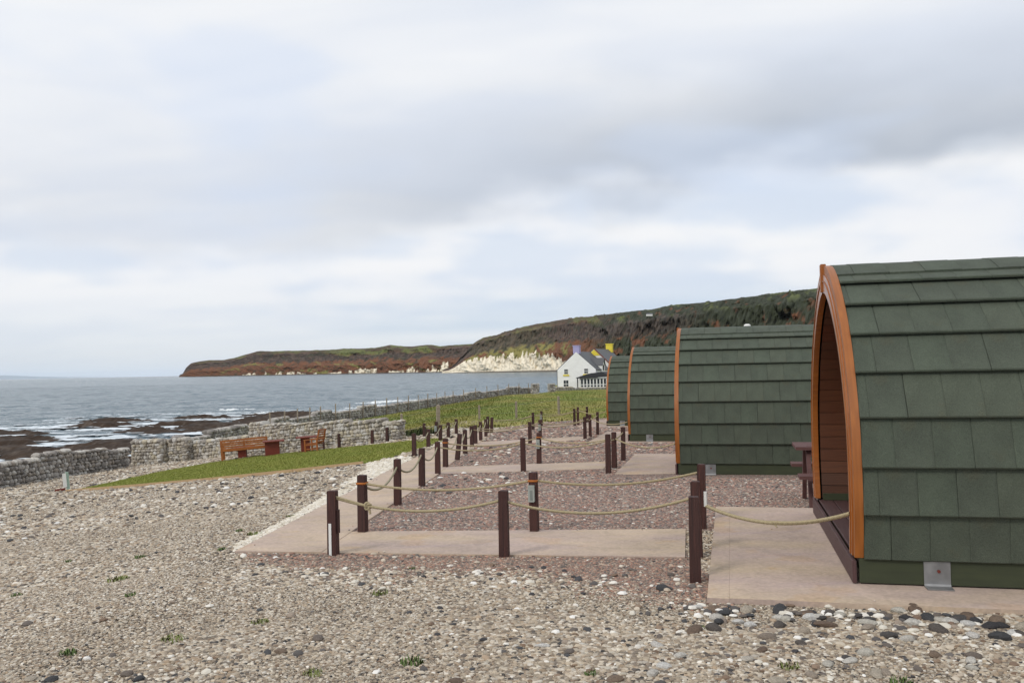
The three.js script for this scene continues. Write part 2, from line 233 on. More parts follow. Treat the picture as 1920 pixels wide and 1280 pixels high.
// concrete: slabs with thickness
function slab(name, outline, topY, thick, label, kindName) {
  const top = outline.map(([x, D]) => [x, topY(x, D), -D]); const sh = new THREE.Shape(outline.map((p) => new THREE.Vector2(p[0], p[1])));
  const tris = THREE.ShapeUtils.triangulateShape(sh.getPoints(), []); const pos = [], uv = []; const area = THREE.ShapeUtils.area(outline.map((p) => new THREE.Vector2(...p)));
  const put = (p, u, v) => { pos.push(...p); uv.push(u, v); };
  for (const t of tris) { const cr = (outline[t[1]][0] - outline[t[0]][0]) * (outline[t[2]][1] - outline[t[0]][1]) - (outline[t[1]][1] - outline[t[0]][1]) * (outline[t[2]][0] - outline[t[0]][0]); const o = cr > 0 ? t : [t[0], t[2], t[1]]; for (const k of o) put(top[k], outline[k][0], outline[k][1]); }
  const n = outline.length; for (let i = 0; i < n; i++) { let a = top[i], b = top[(i + 1) % n]; if (area < 0) [a, b] = [b, a]; const L = Math.hypot(a[0] - b[0], a[2] - b[2]); const a2 = [a[0], a[1] - thick, a[2]], b2 = [b[0], b[1] - thick, b[2]]; put(a2, 0, 0); put(b2, L, 0); put(b, L, thick); put(a2, 0, 0); put(b, L, thick); put(a, 0, thick); }
  const g = new THREE.BufferGeometry(); g.setAttribute('position', new THREE.Float32BufferAttribute(pos, 3)); g.setAttribute('uv', new THREE.Float32BufferAttribute(uv, 2)); g.computeVertexNormals();
  return solo(name, g, M.conc, label, kindName, 'structure');
}
slab('path', P_MAIN, (x, D) => T(D) + 0.022, 0.16, 'long beige concrete path between rope posts', 'path');
const ord = ['first', 'second', 'third', 'fourth'];
P_CROSS.forEach((p, i) => slab('path', p, (x, D) => T(D) + 0.018, 0.16, `short beige concrete path leading to the ${ord[i]} green pod`, 'path'));
P_SLAB.forEach((p, i) => { const q = [podPt(i, -0.925, HW + 0.55), p[1], p[2], podPt(i, -0.925, -HW - 0.35)], e = [p[0], podPt(i, -0.926, HW + 0.55), podPt(i, -0.926, -HW - 0.35), p[3]]; const m = slab('patio_slab', q, () => PODS[i][1], 0.3, `concrete slab under the ${ord[i]} green pod`, 'slab'); const b = slab('edge_strip', e, () => PODS[i][1] - 0.002, 0.3, '', ''); b.userData = {}; b.name = 'edge_strip'; m.add(b); });

// ------------------------------------------------------------------ sea, foreshore and hills
{
  const wh = (x, D) => { const a = sstep(45, 90, D); return 1.3 * a * (0.10 * Math.sin(D * 0.42 + x * 0.10 + 2 * fbm(x * 0.05, D * 0.08, 2, 301)) + 0.30 * (fbm(x * 0.16, D * 0.34, 4, 302) - 0.5) + 0.16 * (fbm(x * 0.6, D * 1.1, 2, 303) - 0.5)); };
  const seaMat = phy({ color: Col(S(70, 94, 104)), roughness: 0.16, specularIntensity: 1, ior: 1.33, bumpMap: rep(waveBump, 1 / 26, 1 / 26), bumpScale: 0.8 });
  const sea = new THREE.Group(); sea.name = 'sea'; sea.userData = { kind: 'structure', label: 'grey blue sea with small waves reaching the horizon', category: 'sea' }; scene.add(sea);
  part('near_water', gridGeo(330, 330, (u, v) => { const D = 40 + 460 * v * v + 40 * v, x = lerp(-60 - D * 0.75, 25 + D * 0.06, u); return [x, SEA + wh(x, D), -D]; }, 1), seaMat, sea);
  part('far_water', gridGeo(40, 40, (u, v) => { const D = 535 + 20000 * v * v * v * v, x = lerp(-2500 - D * 1.0, 2500 + D * 0.5, u); return [x, SEA, -D]; }, 1), seaMat, sea);
  part('side_water', gridGeo(30, 30, (u, v) => { const D = -300 + 835 * v, x = lerp(-3000, -59 - Math.max(40, D) * 0.75, u); return [x, SEA - 0.05, -D]; }, 1), seaMat, sea);
}
{ // low reef of weed-covered rock, broken by channels of water
  const blobs = [[-37, 63, 9, 5], [-30, 66, 5, 4], [-44, 75, 6, 2.6], [-48, 84, 5, 2], [-44, 95, 6, 2.4], [-47, 104, 5, 2], [-34, 84, 4, 3], [-34, 93, 6, 2.6], [-29, 88, 5, 6], [-28, 100, 6, 7], [-29, 112, 8, 4], [-37, 108, 5, 2], [-20, 75, 5, 16], [-21, 58, 6, 9], [-22, 104, 5, 10], [-40, 70, 4, 1.8], [-50, 66, 8, 2.5]];
  const hgt = (x, D) => { let m = -1; for (const [bx, bD, rx, rD] of blobs) m = Math.max(m, 1 - Math.hypot((x - bx) / rx, (D - bD) / rD)); return SEA - 0.14 + 0.8 * Math.max(-0.6, m) + 1.0 * (fbm(x * 0.2, D * 0.34, 4, 311) - 0.5) + 0.55 * (fbm(x * 0.8, D * 1.1, 3, 312) - 0.5) + 0.22 * (fbm(x * 3, D * 3, 2, 313) - 0.5); };
  const g = gridGeo(300, 360, (u, v) => { const D = 40 + 90 * v, x = lerp(-62, -12, u), y = Math.min(hgt(x, D), SEA + 0.42 + 0.2 * fbm(x * 2, D * 2, 2, 317)), n = fbm(x * 1.2, D * 1.2, 3, 314), w = sstep(0.62, 0.8, fbm(x * 2.5, D * 2.5, 3, 315)); let c = mix3(S(34, 26, 20), S(66, 48, 32), n); c = mix3(c, S(120, 110, 100), w * 0.35); return [x, y, -D, ...c]; }, 1);
  solo('rock_reef', g, std({ vertexColors: true, roughness: 0.95 }), 'low dark brown reef of weed covered rocks at the water edge', 'reef', 'structure');
  const foamMat = std({ color: Col(S(232, 236, 238)), roughness: 0.9 });
  { // white surf between the rocks; also paints the bright sky reflection on shallows
    const pos = [], idx = []; const nx = 130, nD = 150; const keep = (x, D) => { const h = hgt(x, D) - SEA; return h < 0.02 && h > -0.75 && fbm(x * 0.35, D * 0.6, 4, 318) + 0.16 * fbm(x * 2, D * 2, 2, 319) > 0.60 + 0.12 * sstep(95, 125, D); };
    for (let j = 0; j < nD; j++) for (let i = 0; i < nx; i++) { const x = -58 + i * 0.36, D = 50 + j * 0.5; if (!keep(x + 0.18, D + 0.25)) continue; const b = pos.length / 3; for (const [a, c] of [[0, 0], [0.36, 0], [0.36, 0.5], [0, 0.5]]) pos.push(x + a, SEA + 0.10 + 0.05 * fbm((x + a) * 3, (D + c) * 3, 2, 320), -(D + c)); idx.push(b, b + 1, b + 2, b, b + 2, b + 3); }
    const g = new THREE.BufferGeometry(); g.setAttribute('position', new THREE.Float32BufferAttribute(pos, 3)); g.setAttribute('uv', new THREE.Float32BufferAttribute(new Float32Array(pos.length / 3 * 2), 2)); g.setIndex(idx); g.computeVertexNormals(); solo('surf', g, std({ color: Col(S(214, 222, 228)), roughness: 0.7 }), 'white surf and painted bright reflection between the dark rocks', 'surf', 'stuff');
  }
  const foam = (pts, w, seed, label) => { const n = 120; const g = gridGeo(n, 8, (u, v) => { const k = u * (pts.length - 1), i = Math.min(pts.length - 2, Math.floor(k)), t = k - i; const x = lerp(pts[i][0], pts[i + 1][0], t), D = lerp(pts[i][1], pts[i + 1][1], t); const e = Math.sin(Math.PI * u) ** 0.5 * w * (0.35 + 1.1 * fbm(u * 22, 0.5, 3, seed)); const a = (v - 0.5) * 2; return [x, SEA - 0.12 + (1 - a * a) * 0.42 * Math.min(1, e) + 0.12 * (fbm(u * 60, v * 4, 2, seed + 1) - 0.5) , -(D + a * e)]; }, 1); return solo('breaking_wave', g, foamMat, label, 'wave', 'structure'); };
  foam([[-44, 131], [-41, 130.4], [-37.5, 131.6]], 1.0, 321, 'short white breaker beyond the dark reef');
  foam([[-28, 141], [-23.7, 150], [-19, 155], [-12.5, 162]], 1.1, 325, 'long white breaker running in along the sea wall');
  foam([[-36, 120.5], [-32.5, 121], [-30, 120]], 0.6, 328, 'small line of foam at the outer edge of the reef');
  foam([[-25, 128], [-21, 134], [-18.5, 139]], 0.9, 331, 'white surf washing the rocks below the wall');
}
{ // headland and hillside: strips that follow the coast; rows climb inland from the foot
  const FAR = [[-1347.6, -3600.0, -0.183, -0.983, 20, 8.7], [-1329.4, -3580.0, -0.18, -0.984, 27, 12.9], [-1309.2, -3560.0, -0.177, -0.984, 35, 38.0], [-1284.9, -3540.0, -0.173, -0.985, 46, 54.0], [-1252.4, -3520.0, -0.167, -0.986, 66, 60.0], [-1198.6, -3480.0, -0.157, -0.988, 96, 65.0], [-1130.1, -3430.0, -0.143, -0.99, 122, 63.5], [-1043.7, -3350.0, -0.127, -0.992, 127, 76.4], [-960.1, -3270.0, -0.111, -0.994, 132, 92.8], [-879.4, -3190.0, -0.094, -0.996, 137, 89.2], [-777.9, -3090.0, -0.072, -0.997, 144, 86.3], [-681.2, -2990.0, -0.049, -0.999, 151, 85.4], [-589.3, -2890.0, -0.027, -1.0, 158, 85.1], [-502.2, -2790.0, -0.004, -1.0, 165, 83.3], [-440.8, -2720.0, 0.014, -1.0, 170, 83.4], [-391.3, -2660.0, 0.028, -1.0, 175, 89.2], [-352.8, -2610.0, 0.04, -0.999, 178, 83.1], [-316.6, -2570.0, 0.052, -0.999, 182, 79.8], [-271.7, -2510.0, 0.067, -0.998, 186, 83.8], [-229.5, -2460.0, 0.081, -0.997, 190, 77.3], [-189.6, -2420.0, 0.096, -0.995, 195, 78.3], [-143.8, -2380.0, 0.114, -0.993, 200, 78.6], [-85.4, -2340.0, 0.138, -0.99, 200, 76.6], [-1.4, -2300.0, 0.173, -0.985, 200, 74.0]];
  const NEAR = [[-132.1, -1660.0, 0.025, -1.0, 60, 7.5], [-118.7, -1640.0, 0.032, -0.999, 83, 11.5], [-107.6, -1620.0, 0.038, -0.999, 102, 22.7], [-96.7, -1600.0, 0.044, -0.999, 121, 37.6], [-86.0, -1580.0, 0.05, -0.999, 140, 50.8], [-75.6, -1560.0, 0.056, -0.998, 142, 59.6], [-65.4, -1540.0, 0.062, -0.998, 145, 63.9], [-50.9, -1520.0, 0.071, -0.997, 148, 66.8], [-36.8, -1500.0, 0.08, -0.997, 152, 69.5], [-18.6, -1475.0, 0.092, -0.996, 156, 75.9], [3.4, -1440.0, 0.107, -0.994, 162, 80.0], [24.2, -1400.0, 0.122, -0.993, 168, 82.7], [43.6, -1350.0, 0.137, -0.991, 176, 84.5], [60.9, -1290.0, 0.151, -0.988, 187, 84.4], [76.9, -1180.0, 0.169, -0.986, 200, 82.9], [89.7, -1080.0, 0.187, -0.982, 213, 80.4], [103.8, -970.0, 0.21, -0.978, 230, 78.1], [117.8, -900.0, 0.233, -0.973, 252, 77.5], [130.8, -845.0, 0.255, -0.967, 273, 80.0], [145.9, -790.0, 0.283, -0.959, 300, 80.8], [161.0, -750.0, 0.311, -0.95, 306, 81.3], [178.4, -712.0, 0.343, -0.939, 313, 83.0], [194.7, -680.0, 0.374, -0.927, 320, 84.9], [217.7, -640.0, 0.419, -0.908, 330, 84.7], [247.2, -600.0, 0.475, -0.88, 330, 83.8], [285.9, -570.0, 0.539, -0.842, 330, 83.9], [335.5, -540.0, 0.614, -0.79, 330, 80.7], [400.8, -520.0, 0.69, -0.724, 330, 77.0], [490.0, -500.0, 0.771, -0.637, 330, 71.6], [601.1, -470.0, 0.848, -0.53, 330, 61.3]];
  const CK_FAR = [0, 0, 0, 0, 0, 0, 0, 2, 10, 14, 13, 6, 6, 12, 15, 12, 7, 9, 19, 24, 24, 20, 10, 0];
  const CK_NEAR = [7, 10, 15, 19, 22, 25, 27, 29, 30, 30, 29, 29, 27, 22, 8, 0, 0, 0, 0, 0, 0, 0, 0, 0, 0, 0, 0, 0, 0, 0];
  const PROF = [[0, -0.06], [0.015, 0.01], [0.03, 0.04], [0.11, 0.34], [0.50, 0.70], [0.56, 0.86], [0.80, 0.955], [1, 1], [1.25, 0.985], [2, 0.93], [3, 0.86]];
  const PROF2 = [[0, -0.06], [0.02, 0.01], [0.10, 0.10], [0.28, 0.38], [0.40, 0.50], [0.50, 0.72], [0.75, 0.90], [1, 1], [1.25, 0.99], [2, 0.95], [3, 0.9]];
  const vs = [0, 0.015, 0.03]; for (let k = 1; k <= 26; k++) vs.push(0.03 + 0.09 * k / 26); for (let k = 1; k <= 80; k++) vs.push(0.12 + 0.92 * k / 80); vs.push(1.12, 1.25, 1.6, 2, 3);
  const rock = S(92, 80, 70), rockD = S(50, 43, 40), rust = S(122, 78, 50), rustD = S(84, 58, 42), gorse = S(46, 52, 32), heath = S(72, 64, 48), grassC = S(104, 112, 58), olive = S(140, 128, 72), chalkC = S(236, 226, 204), chalkD = S(150, 136, 112);
  const strip = (C, CK, nu, near, seed, name, label) => {
    const cum = [0]; for (let i = 1; i < C.length; i++) cum.push(cum[i - 1] + Math.hypot(C[i][0] - C[i - 1][0], C[i][1] - C[i - 1][1]) / Math.hypot(C[i][0], C[i][1]) * 120 + 1.2);
    const at = (u) => { const s = u * cum[cum.length - 1]; let i = 0; while (i < C.length - 2 && cum[i + 1] < s) i++; const t = (s - cum[i]) / (cum[i + 1] - cum[i]); const o = C[i].map((a, k) => lerp(a, C[i + 1][k], t)); o.push(lerp(CK[i], CK[i + 1], t), i + t); return o; };
    const g = gridGeo(nu, vs.length - 1, (u, v) => {
      const [bx, bz, nx, nz, U, H, ck, id] = at(u), k = vs[Math.round(v * (vs.length - 1))], dist = Math.hypot(bx, bz), s = Math.atan2(bx, -bz) * 345 + seed; // metres along the coast, coarser further off
      const right = near ? sstep(14, 16.5, id) : 0, pr = lerp(poly(PROF, k), poly(PROF2, k), right), V = pr + k * 0.2;
      const gap = sstep(0.34, 0.50, fbm(s * 0.45, 1, 3, 401)), ckh = ck / H * (0.45 + 1.0 * fbm(s * 1.2, 0, 4, 402)) * (near ? 1 : gap);
      const gully = fbm(s * 0.42 + V * 3, V * 5, 4, 403) - 0.5, fineN = fbm(s * 2.2, V * 34, 4, 404) - 0.5, rib = fbm(s * 2.6 + V * 4, V * 12, 3, 405) - 0.5;
      let y = SEA + H * pr; const amp = sstep(0.02, 0.1, k) * (1 - sstep(0.9, 1.05, k) * 0.85);
      y += H * amp * (0.13 * gully + 0.045 * fineN);
      const back = U * k + (gully * 0.22 + rib * 0.07) * U * sstep(0.01, 0.05, k) * (1 - sstep(0.95, 1.05, k));
      const x = bx + nx * back, z = bz + nz * back; if (k > 1.02) y += (fbm(x * 0.006, z * 0.006, 3, 406) - 0.5) * 6;
      // cover: what grows or crops out there, plus sunlight painted on one slope
      const f = (y - SEA) / H, n1 = fbm(s * 0.30 + V * 3, V * 6, 4, 411), n2 = fbm(s * 0.85 - V * 6, V * 15, 4, 412), n3 = fbm(s * 2.4, V * 46, 3, 413);
      let c;
      if (f < 0.03) c = mix3(rockD, rock, n3);
      else if (ckh > 0.02 && f < ckh + (n3 - 0.5) * 0.05 && k < 0.2) c = mix3(chalkC, near ? mix3(chalkC, chalkD, 0.4) : chalkD, sstep(0.44, 0.64, n3 * 0.5 + fbm(s * 1.8, V * 10, 3, 414) * 0.5));
      else {
        const paintedSun = near ? sstep(3, 6, id) * (1 - sstep(11, 14.5, id)) : 0.12;
        const slopeCover = mix3(mix3(rust, rustD, n2), mix3(olive, grassC, n2 * 0.6), sstep(0.62 - 0.3 * paintedSun, 0.74 - 0.3 * paintedSun, n1 * 0.7 + n2 * 0.3));
        const cliffC = mix3(rock, rockD, sstep(0.32, 0.62, n3 * 0.6 + n2 * 0.4)), field = near ? 0 : sstep(11, 12.5, id) * (1 - sstep(18.5, 20.5, id));
        const topC = mix3(mix3(heath, rustD, 0.35), grassC, Math.max(sstep(0.58, 0.70, n1) * 0.5, 0.75 * field * sstep(0.34, 0.5, n1)));
        const lowTop = field * 0.14; const cliffBand = sstep(0.46, 0.56, f + (n2 - 0.5) * 0.25) * (1 - sstep(0.84 - lowTop, 0.92 - lowTop, f + (n1 - 0.5) * 0.16));
        c = mix3(slopeCover, cliffC, cliffBand * 0.9); c = mix3(c, topC, sstep(0.85 - lowTop, 0.93 - lowTop, f + (n1 - 0.5) * 0.14));
        if (right > 0) { const scrub = mix3(mix3(rust, rustD, n2), gorse, sstep(0.34, 0.48, n1 * 0.6 + n2 * 0.4 + (f - 0.45) * 0.25)); let cr = mix3(scrub, cliffC, sstep(0.44, 0.54, f + (n2 - 0.5) * 0.2) * (1 - sstep(0.72, 0.82, f + (n2 - 0.5) * 0.2)) * (1 - sstep(18, 20, id)) * 0.9); cr = mix3(cr, mix3(gorse, grassC, 0.6), sstep(0.58, 0.68, n1) * sstep(0.7, 0.85, f)); c = mix3(c, cr, right); }
        c = mix3(c, gorse, sstep(0.62, 0.72, n2) * 0.55);
        c = c.map((q) => q * (0.80 + 0.40 * n3));
      }
      return [x, y, z, ...c];
    }, 10);
    return solo(name, g, std({ vertexColors: true, roughness: 1 }), label, 'headland', 'structure');
  };
  strip(FAR, CK_FAR, 760, false, 0, 'headland', 'low flat-topped far headland with brown slopes and traces of chalk cliff');
  strip(NEAR, CK_NEAR, 900, true, 300, 'hillside', 'high near hillside with a bright chalk cliff at its seaward foot and dark scrub');
  const cott = thing('farmhouse', 'small pale farmhouse high on the dark hillside', 'house', [1216 - 960, 0, 0]);
  const D = 1010, X = (1219 - 960) / 1672 * D, Y = EYE + (686 - 588.5) / 1672 * D; cott.position.set(X, Y - 2.2, -D);
  cott.scale.set(0.62, 0.62, 0.62); part('wall', box(11, 3.4, 6, 0, 1.7, 0), M.white, cott); const rs = new THREE.Shape([new THREE.Vector2(-3.3, 3.4), new THREE.Vector2(3.3, 3.4), new THREE.Vector2(0, 5.6)]); const rg = new THREE.ExtrudeGeometry(rs, { depth: 11.4, bevelEnabled: false }); rg.rotateY(Math.PI / 2); rg.translate(-5.7, 0.005, 0); part('roof', rg, M.slate, cott);
}

{ // low land across the sound
  const g = gridGeo(120, 14, (u, v) => { const x = lerp(-84000, -41000, u), D = 90000 + 8000 * v, e = Math.sin(Math.PI * v) * sstep(1, 0.72, u) * sstep(0, 0.1, u), h = e * 7.5 * (34 + 46 * fbm(u * 7, v * 2, 4, 801)) * (0.6 + 0.6 * sstep(0.85, 0.55, u)); return [x, SEA - 6 + h, -D]; }, 50);
  solo('far_hills', g, std({ color: Col(S(84, 92, 84)), roughness: 1 }), 'faint low land on the sea horizon beyond the headland', 'hills', 'structure');
}

// ------------------------------------------------------------------ camping pods
const PR = [[0.48, 2.395], [0.70, 2.283], [1.00, 2.08], [1.265, 1.83], [1.465, 1.54], [1.615, 1.21], [1.668, 0.86], [1.665, 0.52], [1.60, 0.195]]; // lower edges of the courses, from the ridge cap down
const ARC = [[0, 2.515], [0.25, 2.475], ...PR];
const arcCurve = new THREE.CatmullRomCurve3(ARC.map(([a, b]) => new THREE.Vector3(a, b, 0)), false, 'centripetal');
const arcPts = arcCurve.getSpacedPoints(40).map((p) => [p.x, p.y]);
function offsetArc(d, y0) { // right half, ridge to foot, moved outwards by d
  return arcPts.map((p, i) => { const a = arcPts[Math.max(0, i - 1)], b = arcPts[Math.min(arcPts.length - 1, i + 1)]; let tx = b[0] - a[0], ty = b[1] - a[1]; const l = Math.hypot(tx, ty); tx /= l; ty /= l; if (i === 0) { tx = 1; ty = 0; } return [Math.max(0, p[0] - ty * d), p[1] + tx * d]; }).map(([a, b], i, L) => i === L.length - 1 && y0 !== undefined ? [a, y0] : [a, b]);
}
function archBand(o, n, x0, x1) { // solid band between outer half-profile o and inner n (both sides), from x0 to x1 ; uv along the arc
  const full = (h) => [...h.slice().reverse().map(([a, b]) => [-a, b]), ...h.slice(1)]; const O = full(o), N = full(n), L = O.length; const pos = [], uv = []; let s = [0]; for (let i = 1; i < L; i++) s.push(s[i - 1] + Math.hypot(O[i][0] - O[i - 1][0], O[i][1] - O[i - 1][1]));
  const q = (a, b, c, d, ua, ub, va, vb) => { for (const [p, u, v] of [[a, ua, va], [b, ub, va], [c, ub, vb], [a, ua, va], [c, ub, vb], [d, ua, vb]]) { pos.push(...p); uv.push(u, v); } };
  for (let i = 0; i < L - 1; i++) { const P = (h, k, x) => [x, h[k][1], h[k][0]]; const w = 0.24, t = x1 - x0;
    q(P(O, i, x0), P(O, i, x1), P(O, i + 1, x1), P(O, i + 1, x0), 0, 0, 0, 0); for (let k = 0; k < 6; k++) { const m = uv.length / 2 - 6 + k; uv[2 * m] = [s[i], s[i], s[i + 1], s[i], s[i + 1], s[i + 1]][k]; uv[2 * m + 1] = [0, t, t, 0, t, 0][k]; }
    q(P(N, i + 1, x0), P(N, i + 1, x1), P(N, i, x1), P(N, i, x0), s[i + 1], s[i + 1], 0, t);
    q(P(O, i + 1, x0), P(N, i + 1, x0), P(N, i, x0), P(O, i, x0), 0, 0, 0, 0); for (let k = 0; k < 6; k++) { const m = uv.length / 2 - 6 + k; uv[2 * m] = [s[i + 1], s[i + 1], s[i], s[i + 1], s[i], s[i]][k]; uv[2 * m + 1] = [w, 0, 0, w, 0, w][k]; }
    q(P(O, i, x1), P(N, i, x1), P(N, i + 1, x1), P(O, i + 1, x1), s[i], s[i + 1], 0, w);
  }
  for (const e of [0, L - 1]) { const a = [x0, O[e][1], O[e][0]], b = [x1, O[e][1], O[e][0]], c = [x1, N[e][1], N[e][0]], d = [x0, N[e][1], N[e][0]]; e ? q(a, b, c, d, 0, 0.06, 0, 0.2) : q(d, c, b, a, 0, 0.06, 0, 0.2); }
  for (let i = 0; i < pos.length / 9; i++) { for (let k = 0; k < 3; k++) { const t = pos[i * 9 + 3 + k]; pos[i * 9 + 3 + k] = pos[i * 9 + 6 + k]; pos[i * 9 + 6 + k] = t; } for (let k = 0; k < 2; k++) { const t = uv[i * 6 + 2 + k]; uv[i * 6 + 2 + k] = uv[i * 6 + 4 + k]; uv[i * 6 + 4 + k] = t; } }
  const g = new THREE.BufferGeometry(); g.setAttribute('position', new THREE.Float32BufferAttribute(pos, 3)); g.setAttribute('uv', new THREE.Float32BufferAttribute(uv, 2)); g.computeVertexNormals(); return toCreasedNormals(g, 0.5);
}
function tileGeo(w, L, t0, t1) { // roof tile: u along x, slope along -y (0 to -L), thickness along z; side edges chamfered
  const sec = (x, d) => [[x, 0, 0], [x, 0, t0 - d], [x, -L + 0.010, t1 - d], [x, -L + 0.001, t1 - 0.007 - d], [x, -L, t1 - 0.022], [x, -L + 0.11, 0.002]]; const e = 0.011, S4 = [sec(0, 0.003), sec(e, 0), sec(w - e, 0), sec(w, 0.003)]; const pos = [], uv = []; const put = (p) => { pos.push(...p); uv.push(p[0], p[1] + p[2]); };
  for (let k = 0; k < 3; k++) for (let i = 0; i < 6; i++) { const a = S4[k][i], b = S4[k][(i + 1) % 6], c = S4[k + 1][(i + 1) % 6], d = S4[k + 1][i]; for (const p of [a, b, c, a, c, d]) put(p); }
  for (const [s, fl] of [[S4[0], true], [S4[3], false]]) for (let i = 1; i < 5; i++) for (const p of fl ? [s[0], s[i], s[i + 1]].reverse() : [s[0], s[i], s[i + 1]]) put(p);
  const g = new THREE.BufferGeometry(); g.setAttribute('position', new THREE.Float32BufferAttribute(pos, 3)); g.setAttribute('uv', new THREE.Float32BufferAttribute(uv, 2)); g.computeVertexNormals(); return g;
}
const tileMats = [0, 1, 2, 3, 4].map((k) => std({ map: rep(granMap, 1 / 0.62, 1 / 0.62, k * 0.37, k * 0.23), bumpMap: rep(granBump, 1 / 0.62, 1 / 0.62, k * 0.37, k * 0.23), bumpScale: 0.005, color: Col([[1, 1, 1], [0.96, 0.97, 0.96], [1.0, 0.99, 0.97], [0.97, 1.0, 0.98], [0.94, 0.96, 0.95]][k]), roughness: 0.86 }));
const PL = 5.0, TW = 0.265;
function makePod() {
  const pod = thing('camping_pod', 'x', 'pod', [0, 0, 0], -TH, 'green camping pods in a row');
  const R = rng(11);
  part('roof_shell', archBand(offsetArc(0.0), offsetArc(-0.05), 0.05, PL), M.shell, pod);
  const halfMerged = [];
  const slot = (side) => { // tile rows
    for (let r = 0; r < 8; r++) {
      const a = PR[r], b = PR[r + 1]; const L = Math.hypot(b[0] - a[0], b[1] - a[1]) + 0.045, ang = Math.atan2(b[0] - a[0], a[1] - b[1]);
      const off = [0.10, 0.02, 0.19, 0.13, 0.05, 0.21, 0.09, 0.17][r]; let x = 0.052, c = 0;
      while (x < PL - 0.01) {
        const first = x < 0.06, w0 = first ? off + 0.02 : TW, w = Math.min(w0, PL - x), gap = (c + r * 2) % 5 === 4 ? 0.004 : 0.0014;
        const g = tileGeo(w - gap, L, 0.008, 0.060); const m = new THREE.Matrix4();
        // slope direction: from a (up) to b (down) in the z-y plane
        const lift = 0.002 + R() * 0.003, dz = b[0] - a[0], dy = b[1] - a[1], l = Math.hypot(dz, dy), sz = dz / l, sy = dy / l; // slope unit
        const nz = -sy, ny = sz; // outward normal on the + side
        const X = new THREE.Vector3(1, 0, 0), Y = new THREE.Vector3(0, -sy, -sz), Z = new THREE.Vector3(0, ny, nz);
        const tw = (R() - 0.5) * 0.006;
        m.makeBasis(X, Y, Z); m.setPosition(x, a[1] + ny * (lift - 0.004) - sy * 0.045, a[0] + nz * (lift - 0.004) - sz * 0.045); m.multiply(new THREE.Matrix4().makeRotationZ(tw));
        if (side > 0) { const t = new THREE.Mesh(g, tileMats[Math.floor(R() * 5)]); t.name = 'roof_tile'; t.castShadow = t.receiveShadow = true; t.applyMatrix4(m); pod.add(t); }
        else { g.applyMatrix4(m); g.scale(1, 1, -1); const q = g.attributes.position.array, un = g.attributes.uv.array; for (let i = 0; i < q.length; i += 9) { for (let k = 0; k < 3; k++) { const t = q[i + 3 + k]; q[i + 3 + k] = q[i + 6 + k]; q[i + 6 + k] = t; } for (let k = 0; k < 2; k++) { const j = i / 3 * 2, t = un[j + 2 + k]; un[j + 2 + k] = un[j + 4 + k]; un[j + 4 + k] = t; } } g.computeVertexNormals(); halfMerged.push(g); }
        x += w; c++;
      }
    }
  };
  slot(1); slot(-1);
  part('roof_tiles', merge(halfMerged), tileMats[1], pod, 'stuff');
  { // ridge caps
    const prof = [[0.51, 2.380], [0.25, 2.478], [0, 2.518]]; const full = [...prof, [-0.25, 2.478], [-0.51, 2.380]];
    const cap = (w, j) => { const pos = [], uv = []; const put = (p, s) => { pos.push(...p); uv.push(p[0], s); }; const O = full.map(([z, y], i) => [y + 0.034 + (i === 0 || i === 4 ? 0.002 : 0), z * 1.02]), I = full.map(([z, y]) => [y + 0.002, z]); const quad = (a, b, c, d, s) => { for (const p of [a, b, c, a, c, d]) put(p, s + p[2]); };
      for (let i = 0; i < 4; i++) { const p = (h, k, x) => [x, h[k][0], h[k][1]]; quad(p(O, i, 0), p(O, i, w), p(O, i + 1, w), p(O, i + 1, 0), 0); quad(p(O, i, 0), p(O, i + 1, 0), p(I, i + 1, 0), p(I, i, 0), 0); quad(p(O, i, w), p(I, i, w), p(I, i + 1, w), p(O, i + 1, w), 0); }
      for (const e of [0, 4]) { const a = [0, O[e][0], O[e][1]], b = [w, O[e][0], O[e][1]], c = [w, I[e][0], I[e][1]], d = [0, I[e][0], I[e][1]]; e ? quad(a, b, c, d, 0) : quad(d, c, b, a, 0); }
      const g = new THREE.BufferGeometry(); g.setAttribute('position', new THREE.Float32BufferAttribute(pos, 3)); g.setAttribute('uv', new THREE.Float32BufferAttribute(uv, 2)); g.computeVertexNormals(); return g; };
    let x = 0.052, c = 0; const cg = cap(0.283, 0), c0 = cap(0.14, 0); while (x < PL - 0.2) { const w = c ? 0.286 : 0.143; const m = part('ridge_cap', c ? cg : c0, tileMats[c % 5], pod); m.position.set(x, (c % 2) * 0.003, 0); x += w; c++; }
  }
  // front arch: outer band and broad face, meeting under a keystone at the top
  part('arch_trim', archBand(offsetArc(0.034, 0.195), offsetArc(-0.045, 0.195), -0.012, 0.05), M.orange, pod);
  const face = part('arch_face', archBand(offsetArc(-0.046, 0.197), offsetArc(-0.21, 0.197), -0.022, 0.03), M.pale, pod);
  part('face_bead', archBand(offsetArc(-0.10, 0.20), offsetArc(-0.112, 0.20), -0.030, -0.02), M.orange, face);
  part('keystone', box(0.05, 0.26, 0.075, -0.014, 2.432, 0, 0.006), M.orange, pod);
  part('rear_trim', archBand(offsetArc(0.034, 0.195), offsetArc(-0.20, 0.195), PL, PL + 0.06), M.orange, pod);
  // porch: lining boards, end wall with door, deck
  const inn = offsetArc(-0.20, 0.20); const arcLen = [0]; for (let i = 1; i < inn.length; i++) arcLen.push(arcLen[i - 1] + Math.hypot(inn[i][0] - inn[i - 1][0], inn[i][1] - inn[i - 1][1])); const total = arcLen[arcLen.length - 1];
  const innAt = (s) => { let i = 1; while (i < inn.length - 1 && arcLen[i] < s) i++; const t = (s - arcLen[i - 1]) / (arcLen[i] - arcLen[i - 1]); return [lerp(inn[i - 1][0], inn[i][0], t), lerp(inn[i - 1][1], inn[i][1], t)]; };
